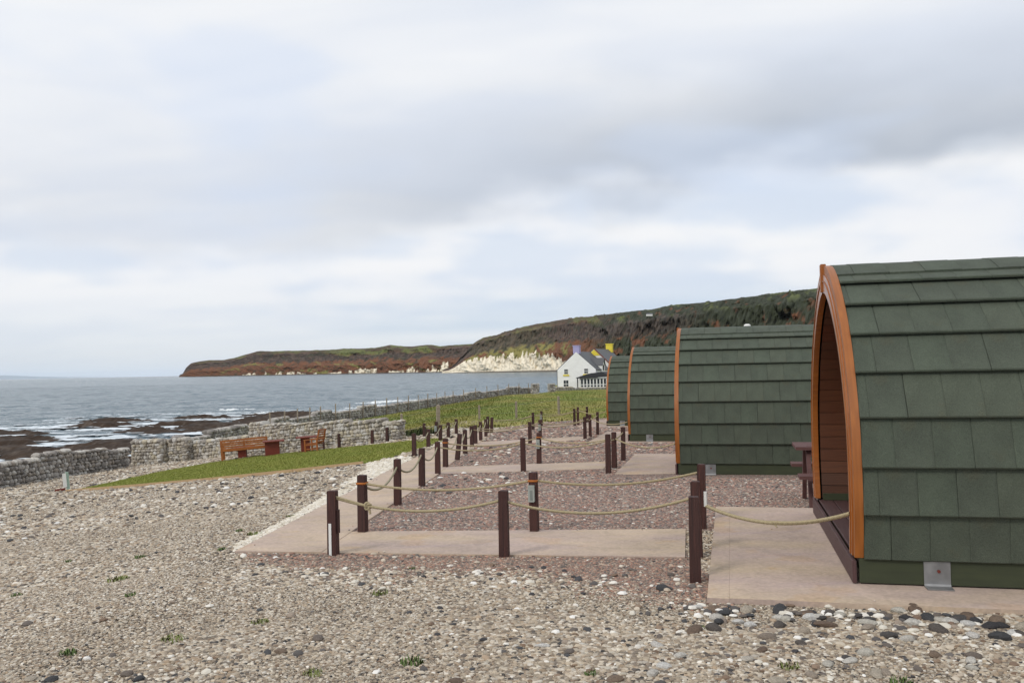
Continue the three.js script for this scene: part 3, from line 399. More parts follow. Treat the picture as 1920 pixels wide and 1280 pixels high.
  const boardMats = [[1, 1, 1], [1.25, 1.0, 0.85], [0.8, 0.84, 0.86], [1.1, 1.12, 1.1]].map((c, k) => std({ map: rep(lineMap, 0.8, 3, k * 0.27, k * 0.19), bumpMap: rep(woodBump, 0.8, 3, k * 0.27, k * 0.19), bumpScale: 0.001, roughness: 0.55, color: Col(c) })); const nb = 22, bw = total / nb; const bg = box(1.18, bw - 0.006, 0.02, 0, 0, 0, 0.003);
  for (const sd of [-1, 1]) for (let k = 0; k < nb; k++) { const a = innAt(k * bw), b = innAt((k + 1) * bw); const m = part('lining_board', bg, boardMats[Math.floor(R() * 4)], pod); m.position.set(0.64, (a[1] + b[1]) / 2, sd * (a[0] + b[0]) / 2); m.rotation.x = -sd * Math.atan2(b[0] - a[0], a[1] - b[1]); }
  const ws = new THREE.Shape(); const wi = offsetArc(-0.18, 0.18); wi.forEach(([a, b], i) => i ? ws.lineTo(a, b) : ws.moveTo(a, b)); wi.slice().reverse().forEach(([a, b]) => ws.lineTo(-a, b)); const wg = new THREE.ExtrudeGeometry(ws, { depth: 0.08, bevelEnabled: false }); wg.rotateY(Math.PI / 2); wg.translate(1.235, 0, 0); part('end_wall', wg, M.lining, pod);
  const door = part('door', box(0.05, 1.86, 0.82, 1.215, 1.12, 0, 0.006), M.orange, pod); part('door_glass', box(0.02, 0.9, 0.5, 1.185, 1.5, 0), M.glass, door); part('handle', box(0.05, 0.03, 0.12, 1.17, 1.05, 0.3, 0.008), M.galv, door);
  for (let k = 0; k < 8; k++) part('deck_board', box(0.138, 0.028, 2 * HW - 0.11, 0.085 + k * 0.146, 0.166, 0, 0.004), M.deck, pod);
  part('deck_fascia', box(0.03, 0.165, 2 * HW - 0.03, -0.017, 0.090, 0, 0.004), M.deck, pod);
  part('skirting', box(1.17, 0.07, 0.025, 0.64, 0.217, -1.388, 0.003), M.skirt, pod);
  part('base', box(PL - 0.06, 0.12, 2 * HW - 0.13, PL / 2 + 0.04, 0.075, 0, 0.004), M.skirt, pod);
  for (const sd of [-1, 1]) part('skirt_board', box(PL - 0.02, 0.182, 0.035, PL / 2 + 0.008, 0.103, sd * (HW - 0.033), 0.005), M.skirt, pod);
  // galvanised hold-down brackets along the near side
  for (const bx of [0.55, 3.9]) { const pts = [[0, 0.185], [0.006, 0.185], [0.006, 0.022], [0.016, 0.008], [0.115, 0.008], [0.115, 0.002], [0.008, 0.002], [0, 0.012]]; const sh = new THREE.Shape(pts.map((p) => new THREE.Vector2(...p))); const g = new THREE.ExtrudeGeometry(sh, { depth: 0.18, bevelEnabled: false }); g.rotateY(-Math.PI / 2); g.translate(bx + 0.09, 0, HW - 0.012); const br = part('bracket', g, M.galv, pod); const bo = new THREE.CylinderGeometry(0.012, 0.012, 0.01, 10); bo.rotateX(Math.PI / 2); bo.translate(bx + 0.01, 0.115, HW); part('bolt', bo, M.rust, br); }
  { const v = new THREE.LatheGeometry([[0.0, 0.12], [0.04, 0.118], [0.068, 0.10], [0.075, 0.075], [0.07, 0.07], [0.045, 0.07], [0.045, 0]].map((p) => new THREE.Vector2(...p)), 16); v.scale(0.85, 0.85, 0.85); v.translate(1.25, 2.50, -0.2); pod.userData.vent = v; }
  return pod;
}
const pod0 = makePod();
const podLabels = ['green tiled camping pod with an open dark porch and rope tied to its arch', 'green tiled camping pod standing behind the brown picnic table', 'green tiled camping pod third in the row, before the one beside the field', 'green tiled camping pod at the end of the row beside the grass field'];
const ventGeo = pod0.userData.vent; delete pod0.userData.vent;
podC.forEach((c, i) => { const p = i ? dup(pod0, podLabels[i], c, -TH) : pod0; p.position.set(...c); p.userData.label = podLabels[i]; if (i === 1) part('roof_vent', ventGeo, M.white, p); });

// ------------------------------------------------------------------ rope posts: [x, D, height, kind, width]
const POSTS = {
  P1: [-1.73, 8.49, 0.61, 'striped'], P2: [-1.66, 9.74, 0.63], P3: [-1.57, 11.96, 0.62], P4: [-1.47, 14.15, 0.61], P5: [-1.38, 16.07, 0.59], P6: [-1.34, 17.36, 0.57], LE: [-1.22, 19.05, 0.57, 'lean'], R7: [-1.14, 20.72, 0.57], R8: [-1.08, 22.92, 0.55], R9: [-1.04, 24.19, 0.52], R10: [-0.95, 25.6, 0.55], R11: [-0.86, 27.5, 0.55], R12: [-0.86, 29.57, 0.56], R13: [-0.74, 29.36, 0.54, 'lean2'],
  F2: [-0.11, 8.23, 0.61], K1: [0.20, 9.56, 0.64, 'lamp'], A: [1.99, 9.57, 0.69], B: [1.62, 8.01, 0.68], C: [1.40, 7.04, 0.67],
  M1: [0.16, 16.21, 0.62], K2: [0.49, 17.76, 0.62, 'lamp'], X1: [1.63, 15.55, 0.69], X2: [1.85, 16.57, 0.67], X3: [2.21, 18.13, 0.68],
  N1: [0.43, 23.92, 0.59], K3: [0.76, 25.69, 0.57, 'lamp'], Y1: [2.01, 25.27, 0.64], Y2: [2.24, 26.22, 0.67], Y3: [2.57, 27.4, 0.71],
  N2: [0.68, 31.24, 0.61], K4: [1.06, 34.0, 0.57, 'lamp'], Z1: [2.28, 33.38, 0.66], Z2: [2.47, 34.28, 0.69], Z3: [2.88, 35.0, 0.68],
  L1: [-2.27, 20.31, 0.53], L2: [-2.19, 22.85, 0.5], L3: [-2.13, 25.89, 0.47], L4: [-2.0, 27.27, 0.48], L5: [-1.88, 29.3, 0.51],
  E1: [-5.93, 30.29, 0.49], E2: [-4.64, 29.25, 0.48], E3: [-4.2, 29.58, 0.49], E4: [-2.93, 29.25, 0.46], E5: [-2.47, 28.48, 0.48, 'lamp'],
};
const postTop = {};
{
  const R = rng(5); const postMats = [0, 1, 2, 3].map((k) => std({ map: rep(postMap, 1.1, 4, k * 0.23, k * 0.31, Math.PI / 2), bumpMap: rep(woodBump, 1.1, 4, k * 0.23, k * 0.31, Math.PI / 2), bumpScale: 0.004, roughness: 0.72, color: Col([[1, 1, 1], [0.88, 0.86, 0.86], [1.12, 1.06, 1.04], [0.96, 1, 1]][k]) })); const w = 0.088, twineMat = std({ color: Col(S(176, 106, 48)), roughness: 0.9 });
  const pg = () => { const g = box(w, 1, w, 0, 0.5, 0, 0.006); return g; };
  const body = (h) => { const g = box(w, h, w, 0, h / 2 - 0.06, 0, 0.007); const p = g.attributes.position; for (let i = 0; i < p.count; i++) if (p.getY(i) > h - 0.09) { const k = (p.getY(i) - (h - 0.09)) / 0.03; p.setX(i, p.getX(i) * (1 - 0.10 * k)); p.setZ(i, p.getZ(i) * (1 - 0.10 * k)); } g.computeVertexNormals(); return g; };
  const byH = {};
  for (const [k, [x, D, h, kind]] of Object.entries(POSTS)) {
    const y = Math.max(G(x, D), T(D) * 1.0 - 0.3 + Math.min(0.3, 0)); const gy = G(x, D);
    const row = k[0] === 'L' && k !== 'LE' ? ['on the lawn side of the long path', 'posts on the lawn side of the path'] : k[0] === 'P' || k[0] === 'R' ? ['on the gravel side of the long path', 'posts on the gravel side of the path'] : k[0] === 'E' ? ['at the far edge of the lawn', 'posts at the far edge of the lawn'] : k[0] === 'X' ? ['beside the slab of the pod by the picnic table', 'posts beside the second slab'] : k[0] === 'Y' ? ['beside the slab of the third pod', 'posts beside the third slab'] : k[0] === 'Z' ? ['beside the slab of the last pod', 'posts beside the last slab'] : [{ F2: 'halfway along the front edge of the first short path', A: 'where the first short path meets the slab', B: 'where the first front rope ends beside the slab', C: 'standing in gravel at the near corner of the first slab', M1: 'halfway along the second short path', N1: 'halfway along the third short path', N2: 'halfway along the fourth short path' }[k], undefined];
    const label = kind === 'striped' ? 'dark brown timber post with a white strip down its side at the path corner' : kind === 'lamp' ? 'dark brown timber post carrying a small grey bulkhead lamp ' + ({ K1: 'on the first gravel bed', K2: 'on the second short path', K3: 'on the third short path', K4: 'on the fourth short path', E5: 'by the lawn' })[k] : kind === 'lean' ? 'dark brown timber post leaning over beside the long path' : kind === 'lean2' ? 'dark brown timber post leaning at the far end of the long path' : 'dark brown square timber post ' + row[0];
    const g = thing('rope_post', label, 'post', [x, gy, -D], -TH + (R() - 0.5) * 0.16, kind === 'lamp' ? 'lamp posts of the rope fence' : kind ? undefined : row[1]);
    g.rotation.order = 'YXZ'; g.rotation.z = (R() - 0.5) * 0.025; g.rotation.x = (R() - 0.5) * 0.02; if (kind === 'lean') g.rotation.z = -0.13; if (kind === 'lean2') g.rotation.z = -0.06;
    const hk = (h + 0.06).toFixed(2); byH[hk] ??= body(+hk); part('post_body', byH[hk], postMats[Math.floor(R() * 4)], g);
    const cap = new THREE.ConeGeometry(w * 0.62, 0.016, 4, 1); cap.rotateY(Math.PI / 4); cap.translate(0, h - 0.052 + 0.0, 0); part('post_cap', cap, M.post, g);
    if (kind === 'striped') { part('white_strip', box(0.026, 0.33, 0.005, -0.012, 0.14, w / 2 + 0.002), M.white, g); part('side_strip', box(0.02, 0.22, 0.04, w / 2 + 0.009, 0.32, 0.0), M.post, g); }
    if (kind === 'lamp') { const l = part('lamp_housing', box(0.068, 0.165, 0.035, -0.008, h - 0.225, w / 2 + 0.017, 0.008), M.lampGrey, g); part('lens', box(0.026, 0.105, 0.006, -0.008, h - 0.235, w / 2 + 0.036, 0.002), std({ color: Col(S(120, 126, 122)), roughness: 0.3 }), l); part('bezel', box(0.07, 0.02, 0.04, -0.008, h - 0.142, w / 2 + 0.019, 0.006), M.lampGrey, l); }
    if (k === 'P2' || k === 'K1' || k === 'P6' || k === 'K2') { const t = new THREE.TorusGeometry(0.064, 0.009, 6, 4); t.rotateX(Math.PI / 2); t.rotateY(Math.PI / 4); t.scale(0.98, 1.4, 0.98); t.translate(0, h * 0.86, 0); part('twine', t, twineMat, g); }
    postTop[k] = [x, gy, -D, h];
  }
}
// ropes: three-strand, sagging between two points
function ropeGeo(a, b, sag, r, fine) {
  const n = Math.max(12, Math.round(a.distanceTo(b) / (fine ? 0.012 : 0.06))), m = fine ? 12 : 6; const pos = [], uv = [], idx = [];
  const P = (t) => new THREE.Vector3().lerpVectors(a, b, t).add(new THREE.Vector3(0, -sag * 4 * t * (1 - t), 0)); let len = 0, prev = P(0);
  for (let i = 0; i <= n; i++) { const t = i / n, p = P(t), q = P(Math.min(1, t + 0.01)).sub(P(Math.max(0, t - 0.01))).normalize(); len += p.distanceTo(prev); prev = p; const s = new THREE.Vector3(0, 1, 0).cross(q).normalize(), u = q.clone().cross(s);
    for (let k = 0; k <= m; k++) { const f = k / m * Math.PI * 2, tw = len * 70, rr = fine ? r * (0.66 + 0.40 * Math.abs(Math.cos(1.5 * (f - tw)))) : r; pos.push(p.x + (s.x * Math.cos(f) + u.x * Math.sin(f)) * rr, p.y + (s.y * Math.cos(f) + u.y * Math.sin(f)) * rr, p.z + (s.z * Math.cos(f) + u.z * Math.sin(f)) * rr); uv.push(len * 4, k / m); } }
  for (let i = 0; i < n; i++) for (let k = 0; k < m; k++) { const c = i * (m + 1) + k, d = c + m + 1; idx.push(c, c + 1, d, c + 1, d + 1, d); }
  const g = new THREE.BufferGeometry(); g.setAttribute('position', new THREE.Float32BufferAttribute(pos, 3)); g.setAttribute('uv', new THREE.Float32BufferAttribute(uv, 2)); g.setIndex(idx); g.computeVertexNormals(); return g;
}
const ropePt = (k, f = 0.82, dx = 0, dz = 0) => { const [x, y, z, h] = postTop[k]; return new THREE.Vector3(x + dx, y + h * f, z + dz); };
{
  const rope = (a, b, sag, label, group, o = {}) => { const A = typeof a === 'string' ? ropePt(a, o.fa ?? 0.84) : a, B = typeof b === 'string' ? ropePt(b, o.fb ?? 0.84) : b; const near = Math.min(-A.z, -B.z) < 12; return solo('rope', ropeGeo(A, B, sag, o.r ?? 0.0135, near), o.old ? M.ropeOld : M.rope, label, 'rope', undefined, group); };
  const g1 = 'ropes across the gravel beds', g2 = 'ropes along the long path';
  const k0 = rope('P1', 'F2', 0.12, 'sagging rope with a knot beside the white striped post', undefined, { fa: 0.9, fb: 0.86 });
  { const a = ropePt('P1', 0.9), b = ropePt('F2', 0.86), at = (t) => new THREE.Vector3().lerpVectors(a, b, t).add(new THREE.Vector3(0, -0.12 * 4 * t * (1 - t), 0)); const kg = [new THREE.TorusKnotGeometry(0.022, 0.011, 48, 8, 2, 3).translate(...at(0.21).toArray())]; for (const o of [[0.012, 0.008], [-0.01, -0.012]]) kg.push(ropeGeo(at(0.0).add(new THREE.Vector3(0, o[0], o[1])), at(0.21), 0.0, 0.010, true)); kg.push(ropeGeo(at(0.215), at(0.225).add(new THREE.Vector3(0, -0.07, 0.01)), 0, 0.012, true)); part('knot', merge(kg), M.rope, k0); }
  rope('F2', 'B', 0.13, 'sagging rope from the middle front post to the slab corner', undefined, { fb: 0.80 });
  rope('P2', 'K1', 0.09, 'sagging rope from the path corner to the first lamp post', undefined, { fa: 0.86, fb: 0.87 });
  rope('K1', 'A', 0.09, 'sagging rope from the first lamp post to the slab of the open pod', undefined, { fa: 0.87, fb: 0.88 });
  { const a = new THREE.Vector3(1.70, 0.395, -8.0), q = podPt(0, -0.03, HW - 0.10); const b = new THREE.Vector3(q[0], 0.505, -q[1]); const r = rope(a, b, 0.11, 'thick rope with a splice tied to the orange arch of the open pod', undefined, { r: 0.016 });
    const at = (t) => new THREE.Vector3().lerpVectors(a, b, t).add(new THREE.Vector3(0, -0.11 * 4 * t * (1 - t), 0)); part('splice', merge([ropeGeo(at(0.5).add(new THREE.Vector3(0, 0.008, 0.01)), at(1).add(new THREE.Vector3(0, 0.006, 0.01)), 0.028, 0.0135, true), ropeGeo(at(0.49).add(new THREE.Vector3(0, 0.016, 0)), at(0.53).add(new THREE.Vector3(0, -0.03, 0.02)), 0, 0.006, true)]), M.rope, r); const sl = new THREE.CylinderGeometry(0.017, 0.017, 0.13, 10); sl.translate(1.70, 0.455, -8.0); part('plastic_sleeve', sl, M.white, r); }
  for (const [a, b] of [['P5', 'M1'], ['M1', 'X1'], ['P6', 'K2'], ['K2', 'X2']]) rope(a, b, 0.10, 'sagging rope on the gravel bed of the pod by the picnic table', g1);
  for (const [a, b] of [['R8', 'N1'], ['N1', 'Y1'], ['R9', 'K3'], ['K3', 'Y2']]) rope(a, b, 0.10, 'sagging rope crossing the gravel before the third pod', g1 + ' further on');
  for (const [a, b] of [['R12', 'N2'], ['N2', 'Z1'], ['R13', 'K4'], ['K4', 'Z2']]) rope(a, b, 0.10, 'sagging rope crossing the gravel before the last pod', g1 + ' at the end');
  [['X2', 1], ['Y2', 2], ['Z2', 3]].forEach(([k, i]) => { const q = podPt(i, -0.03, HW - 0.08); rope(k, new THREE.Vector3(q[0], PODS[i][1] + 0.52, -q[1]), 0.12, ['', 'rope tied to the arch of the pod by the picnic table', 'rope tied to the arch of the third pod', 'rope tied to the arch of the last pod'][i]); });
  for (const [a, b] of [['X1', 'X3'], ['Y1', 'Y3'], ['Z1', 'Z3']]) rope(a, b, 0.05, 'short rope beside the slab edge of a pod', 'short ropes beside the slabs');
  for (const [a, b] of [['P2', 'P3'], ['P3', 'P4'], ['P4', 'P5'], ['P6', 'LE'], ['LE', 'R7'], ['R7', 'R8'], ['R9', 'R10'], ['R10', 'R11'], ['R11', 'R12']]) rope(a, b, 0.16, 'greyish rope hanging between posts on the gravel side of the long path', g2, { old: 1 });
  for (const [a, b] of [['L1', 'L2'], ['L2', 'L3'], ['L3', 'L4'], ['L4', 'L5']]) rope(a, b, 0.15, 'greyish rope hanging between posts on the lawn side of the long path', g2 + ' by the lawn', { old: 1 });
  for (const [a, b] of [['E1', 'E2'], ['E3', 'E4'], ['E4', 'E5'], ['E5', 'L5']]) rope(a, b, 0.08, 'rope along the far edge of the lawn', 'ropes at the far edge of the lawn', { old: 1, r: 0.011 });
}

// ------------------------------------------------------------------ dry stone walls
function stoneShape(seed, det = 1, flat = 1, boxy = 0.35) {
  let g = det === 0 ? new THREE.OctahedronGeometry(0.5, 1) : new THREE.IcosahedronGeometry(0.5, det); g.deleteAttribute('uv'); g.deleteAttribute('normal'); g = mergeVertices(g, 1e-4); const p = g.attributes.position; const R = rng(seed); const dirs = []; for (let i = 0; i < 7; i++) dirs.push([new THREE.Vector3(R() - 0.5, R() - 0.5, R() - 0.5).normalize(), 0.36 + R() * 0.12]);
  for (let i = 0; i < p.count; i++) { const v = new THREE.Vector3().fromBufferAttribute(p, i); const m = Math.max(Math.abs(v.x), Math.abs(v.y), Math.abs(v.z)); v.multiplyScalar(lerp(1, 0.5 / m * 0.86, boxy)); for (const [d, k] of dirs) { const s = v.dot(d); if (s > k) v.addScaledVector(d, (k - s) * 0.85); } v.multiplyScalar(0.94 + 0.12 * R()); p.setXYZ(i, v.x, v.y * flat, v.z); }
  g.computeVertexNormals(); const uv = new Float32Array(p.count * 2); for (let i = 0; i < p.count; i++) { uv[2 * i] = p.getX(i); uv[2 * i + 1] = p.getY(i) + p.getZ(i) * 0.5; } g.setAttribute('uv', new THREE.BufferAttribute(uv, 2)); return g;
}
const stoneGeos = [1, 2, 3, 4, 5, 6, 7, 8].map((k) => { const g = stoneShape(k * 13, 1, 1, 0.62).toNonIndexed(); g.computeVertexNormals(); return toCreasedNormals(g, 0.55); });
const stoneGrain = tex(256, (u, v) => { const a = fbm(u * 6, v * 6, 4, 141, 6), b = fbm(u * 40, v * 40, 2, 142, 40); return gray(0.80 + 0.3 * (a - 0.5) + 0.16 * (b - 0.5)); });
const stoneMats = (list) => list.map((c, k) => std({ color: Col(S(...c)), map: rep(stoneGrain, 1.6, 1.6, k * 0.3, k * 0.17), bumpMap: rep(stoneGrain, 2.5, 2.5), bumpScale: 0.01, roughness: 0.92 }));
const WGREY = stoneMats([[200, 194, 187], [178, 172, 166], [216, 210, 202], [154, 148, 142], [190, 180, 168], [226, 222, 214]]);
const WPALE = stoneMats([[230, 223, 211], [216, 207, 192], [238, 234, 226], [198, 187, 170], [222, 211, 187], [178, 170, 160]]);
function stoneWall(label, path, base, top, thick, size, mats, parts, seed, opt = {}) { // path: [[x,D]...] seen from the camera side
  const g = thing(opt.name ?? 'stone_wall', label, opt.category ?? 'wall', [path[0][0], 0, -path[0][1]]); const ox = path[0][0], oz = -path[0][1]; const R = rng(seed), stones = []; const core = [];
  const runs = []; for (let i = 0; i < path.length - 1; i++) runs.push([path[i], path[i + 1], null]);
  for (const [e, f] of [[path[0], path[1]], [path[path.length - 1], path[path.length - 2]]]) { const l = Math.hypot(e[0] - f[0], e[1] - f[1]), ux = (e[0] - f[0]) / l, uD = (e[1] - f[1]) / l, hw = thick / 2 - size * 0.35, ex = e[0] - ux * (thick / 2 - size * 0.25), eD = e[1] - uD * (thick / 2 - size * 0.25); runs.push([[ex - uD * hw, eD + ux * hw], [ex + uD * hw, eD - ux * hw], [ux, -uD]]); } // the two ends
  for (const [[ax, aD], [bx, bD], out] of runs) {
    const L = Math.hypot(bx - ax, bD - aD), tx = (bx - ax) / L, tz = -(bD - aD) / L; let nx = -tz, nz = tx; if (out ? nx * out[0] + nz * out[1] < 0 : nx * -ax + nz * aD < 0) { nx = -nx; nz = -nz; } // towards the camera, or outwards at an end
    const yaw = Math.atan2(-tz, tx); const n = Math.max(1, Math.round(L / 0.8));
    if (!out) for (let k = 0; k < n; k++) { const s0 = L * k / n, s1 = L * (k + 1) / n, sm = (s0 + s1) / 2, x = ax + tx * sm, z = -aD + tz * sm, b = base(x, -z) - 0.15, t = top(x, -z) - 0.06; const c = box(s1 - s0 + 0.02, Math.max(0.1, t - b), thick - size * 0.9, 0, (t + b) / 2, 0); c.rotateY(yaw); c.translate(x - ox, 0, z - oz); core.push(c); }
    let yy = 0; const maxH = 1.6; 
    for (let row = 0; row < 30; row++) { const rh = size * (0.42 + 0.5 * R()); let s = -R() * size; let any = false;
      while (s < L) { const w = size * (0.5 + 0.95 * R() * R() + 0.3 * R()), sm = clamp(s + w / 2, 0.02, L - 0.02), x = ax + tx * sm, z = -aD + tz * sm, b = base(x, -z), t = top(x, -z); const y = b - 0.03 + yy + rh / 2; const last = y + rh * 0.9 > t; if (y - rh * 0.3 < t) { any = true; const cop = last && !out && R() < 0.8; const o = thick / 2 - size * 0.30 + (R() - 0.5) * 0.05; stones.push({ x: x + nx * (cop ? o * 0.45 : o), y: y + (R() - 0.5) * 0.02, z: z + nz * (cop ? o * 0.45 : o), w: w * (cop ? 1.25 : 1.06), h: rh * (cop ? 1.35 : 1.1 + 0.4 * R()), d: cop ? thick * (0.85 + 0.3 * R()) : size * (0.9 + 0.5 * R()), yaw: yaw + (R() - 0.5) * 0.3, roll: (R() - 0.5) * 0.5, m: Math.floor(R() * mats.length), g: Math.floor(R() * stoneGeos.length) }); } s += w; }
      yy += rh * 0.96; if (!any) break; }
  }
  part('wall_core', merge(core), M.core, g);
  stones.sort((a, b) => Math.hypot(a.x, a.z) / (a.w + a.h) - Math.hypot(b.x, b.z) / (b.w + b.h)); const rest = mats.map(() => []);
  stones.forEach((s, i) => { const m = new THREE.Matrix4().compose(new THREE.Vector3(s.x - ox, s.y, s.z - oz), new THREE.Quaternion().setFromEuler(new THREE.Euler(0, s.yaw, s.roll, 'YXZ')), new THREE.Vector3(s.w, s.h, s.d)); if (i < parts) { const q = part('stone', stoneGeos[s.g], mats[s.m], g); q.applyMatrix4(m); } else rest[s.m].push(stoneGeos[s.g].clone().applyMatrix4(m)); });
  rest.forEach((r, k) => { if (r.length) part('wall_stones', merge(r), mats[k], g, 'stuff'); });
  return g;
}
const lowG = (x, D) => G(x, D);
stoneWall('grey dry stone wall beside the gravel slope running down to the mortared block', [[-20.6, 24.5], [-19.6, 27.2], [-17.9, 30.8], [-17.1, 34.0], [-16.0, 36.6]], lowG, (x, D) => G(x, D) + 0.84 + 0.08 * Math.sin(x * 2.1), 0.5, 0.21, WGREY, 300, 501);
stoneWall('square block of pale mortared stones at the end of the grey wall', [[-15.95, 37.9], [-14.55, 37.2]], lowG, (x, D) => G(x, D) + 0.98, 0.6, 0.22, WPALE, 120, 502, { name: 'stone_pillar' });
stoneWall('narrow pier of pale stones beside the dark gap in the wall', [[-14.2, 37.4], [-13.5, 37.1]], lowG, (x, D) => G(x, D) + 0.92, 0.6, 0.20, WPALE, 60, 503, { name: 'stone_pillar' });
stoneWall('low pale mortared wall behind the orange bench', [[-13.2, 37.4], [-11.9, 36.7], [-10.0, 35.6]], lowG, (x, D) => G(x, D) + 0.72, 0.5, 0.20, WPALE, 120, 504);
stoneWall('whitish stone wall behind the wooden armchair, ending at the lawn ropes', [[-10.2, 35.3], [-8.6, 33.5], [-6.1, 31.5], [-3.8, 29.7]], lowG, (x) => lerp(-0.30, 0.06, clamp((x + 9.6) / 5.9)) + 0.04 * Math.sin(x * 5), 0.5, 0.17, WPALE, 300, 505);
stoneWall('long grey sea wall with fence posts along the shore', [[-15.4, 40.5], [-15.2, 50], [-14.3, 64.8], [-10.9, 80], [-6.5, 97.5], [2.4, 114.6]], lowG, (x, D) => G(x, D) + 0.86 + 0.07 * Math.sin(D * 0.7), 0.6, 0.27, WGREY, 300, 506);
stoneWall('low white stone wall round the garden of the white house', [[6.3, 134], [9, 137], [17, 144]], lowG, (x, D) => G(x, D) + 0.55, 0.5, 0.34, WPALE, 0, 507);
for (const [x, D, h, l] of [[2.75, 111, 1.25, 'square stone gate pillar at the end of the sea wall'], [5.4, 125, 1.15, 'stone gate pillar with a flat capstone near the white house']]) { const p = stoneWall(l, [[x - 0.4, D], [x + 0.4, D]], lowG, () => G(x, D) + h, 0.8, 0.28, WGREY, 30, 508 + D, { name: 'gate_pillar', category: 'pillar' }); part('capstone', box(1.0, 0.12, 1.0, 0.4, G(x, D) + h + 0.08, 0, 0.02), WGREY[2], p); }

// ------------------------------------------------------------------ field fence and fence along the sea wall
{
  const R = rng(71);
  const fp = (x, D, h, w, label, group, lift = 0) => { const g = thing('fence_post', label, 'post', [x, G(x, D) + lift - 0.05, -D], R() * 0.6, group); const b = box(w, h, w, 0, h / 2, 0, 0.01); part('post_body', b, M.grey, g); const t = new THREE.ConeGeometry(w * 0.66, 0.04, 4); t.rotateY(Math.PI / 4); t.translate(0, h + 0.018, 0); part('post_top', t, M.grey, g); g.rotation.z = (R() - 0.5) * 0.06; return [x, G(x, D) + lift - 0.05, -D, h]; };
  const F = [[-6.6, 37.6, 0.85], [-4.82, 38.48, 0.8], [-3.41, 40.29, 0.95], [-1.56, 40.85, 0.72], [0.13, 41.77, 0.84], [2.30, 45.18, 0.98], [5.2, 47.6, 0.95]].map(([x, D, h], i) => fp(x, D, h, i === 2 ? 0.15 : 0.09, i === 2 ? 'thick weathered strainer post in the field fence' : 'pale weathered post of the wire fence at the field edge', i === 2 ? undefined : 'field fence posts'));
  for (let i = 0; i < F.length - 1; i++) { const w = []; for (const f of [0.45, 0.85]) { const a = new THREE.Vector3(F[i][0], F[i][1] + F[i][3] * f, F[i][2] + 0.05), b = new THREE.Vector3(F[i + 1][0], F[i + 1][1] + F[i + 1][3] * f, F[i + 1][2] + 0.05); w.push(ropeGeo(a, b, 0.02, 0.004, false)); } solo('fence_wire', merge(w), M.wire, 'thin wires strung between the field fence posts', 'wire', undefined, 'field fence wires'); }
  const W = [[-15.2, 50], [-14.3, 64.8], [-10.9, 80], [-6.5, 97.5], [2.4, 114.6]]; const seg = []; let L = 0; for (let i = 0; i < W.length - 1; i++) { const l = Math.hypot(W[i + 1][0] - W[i][0], W[i + 1][1] - W[i][1]); seg.push(l); L += l; }
  const pts = []; for (let s = 4; s < L; s += 2.7) { let i = 0, q = s; while (i < seg.length - 1 && q > seg[i]) { q -= seg[i]; i++; } const t = q / seg[i]; pts.push(fp(lerp(W[i][0], W[i + 1][0], t) + 0.34, lerp(W[i][1], W[i + 1][1], t) - 0.3, 1.42 + R() * 0.12, 0.08, 'thin dark fence post standing against the sea wall', 'fence posts along the sea wall')); }
}

// ------------------------------------------------------------------ garden furniture on the gravel by the wall
const TILT = 0.07;
{ // slatted bench, its back to the lawn
  const b = thing('garden_bench', 'orange brown slatted wooden bench facing the sea at the lawn edge', 'bench', [-9.78, G(-9.78, 32.6) + 0.02, -32.6], 0.16); b.rotation.order = 'YXZ'; b.rotation.z = TILT; b.scale.set(0.93, 0.84, 0.9); const L = 1.72;
  // local: +z towards the lawn (back of the bench), x along
  for (const x of [-L / 2, L / 2]) { part('leg', box(0.07, 0.86, 0.06, x, 0.43, 0.24, 0.006), M.bench, b); part('leg', box(0.07, 0.60, 0.06, x, 0.30, -0.26, 0.006), M.bench, b); part('armrest', box(0.08, 0.04, 0.58, x, 0.62, -0.02, 0.008), M.bench, b); part('side_rail', box(0.045, 0.07, 0.46, x, 0.36, -0.01, 0.004), M.bench, b); }
  part('top_rail', box(L - 0.072, 0.08, 0.05, 0, 0.83, 0.245, 0.006), M.bench, b); part('bottom_rail', box(L - 0.072, 0.12, 0.045, 0, 0.44, 0.243, 0.005), M.bench, b); part('centre_stile', box(0.07, 0.268, 0.03, 0, 0.645, 0.243, 0.004), M.bench, b);
  for (const y of [0.555, 0.65, 0.735]) part('back_slat', box(L - 0.075, 0.066, 0.02, 0, y, 0.268, 0.003), M.bench, b);
  for (let k = 0; k < 5; k++) part('seat_slat', box(L - 0.06, 0.025, 0.075, 0, 0.41, -0.26 + k * 0.092, 0.004), M.bench, b);
  part('front_rail', box(L - 0.07, 0.07, 0.03, 0, 0.36, -0.262, 0.004), M.bench, b);
}
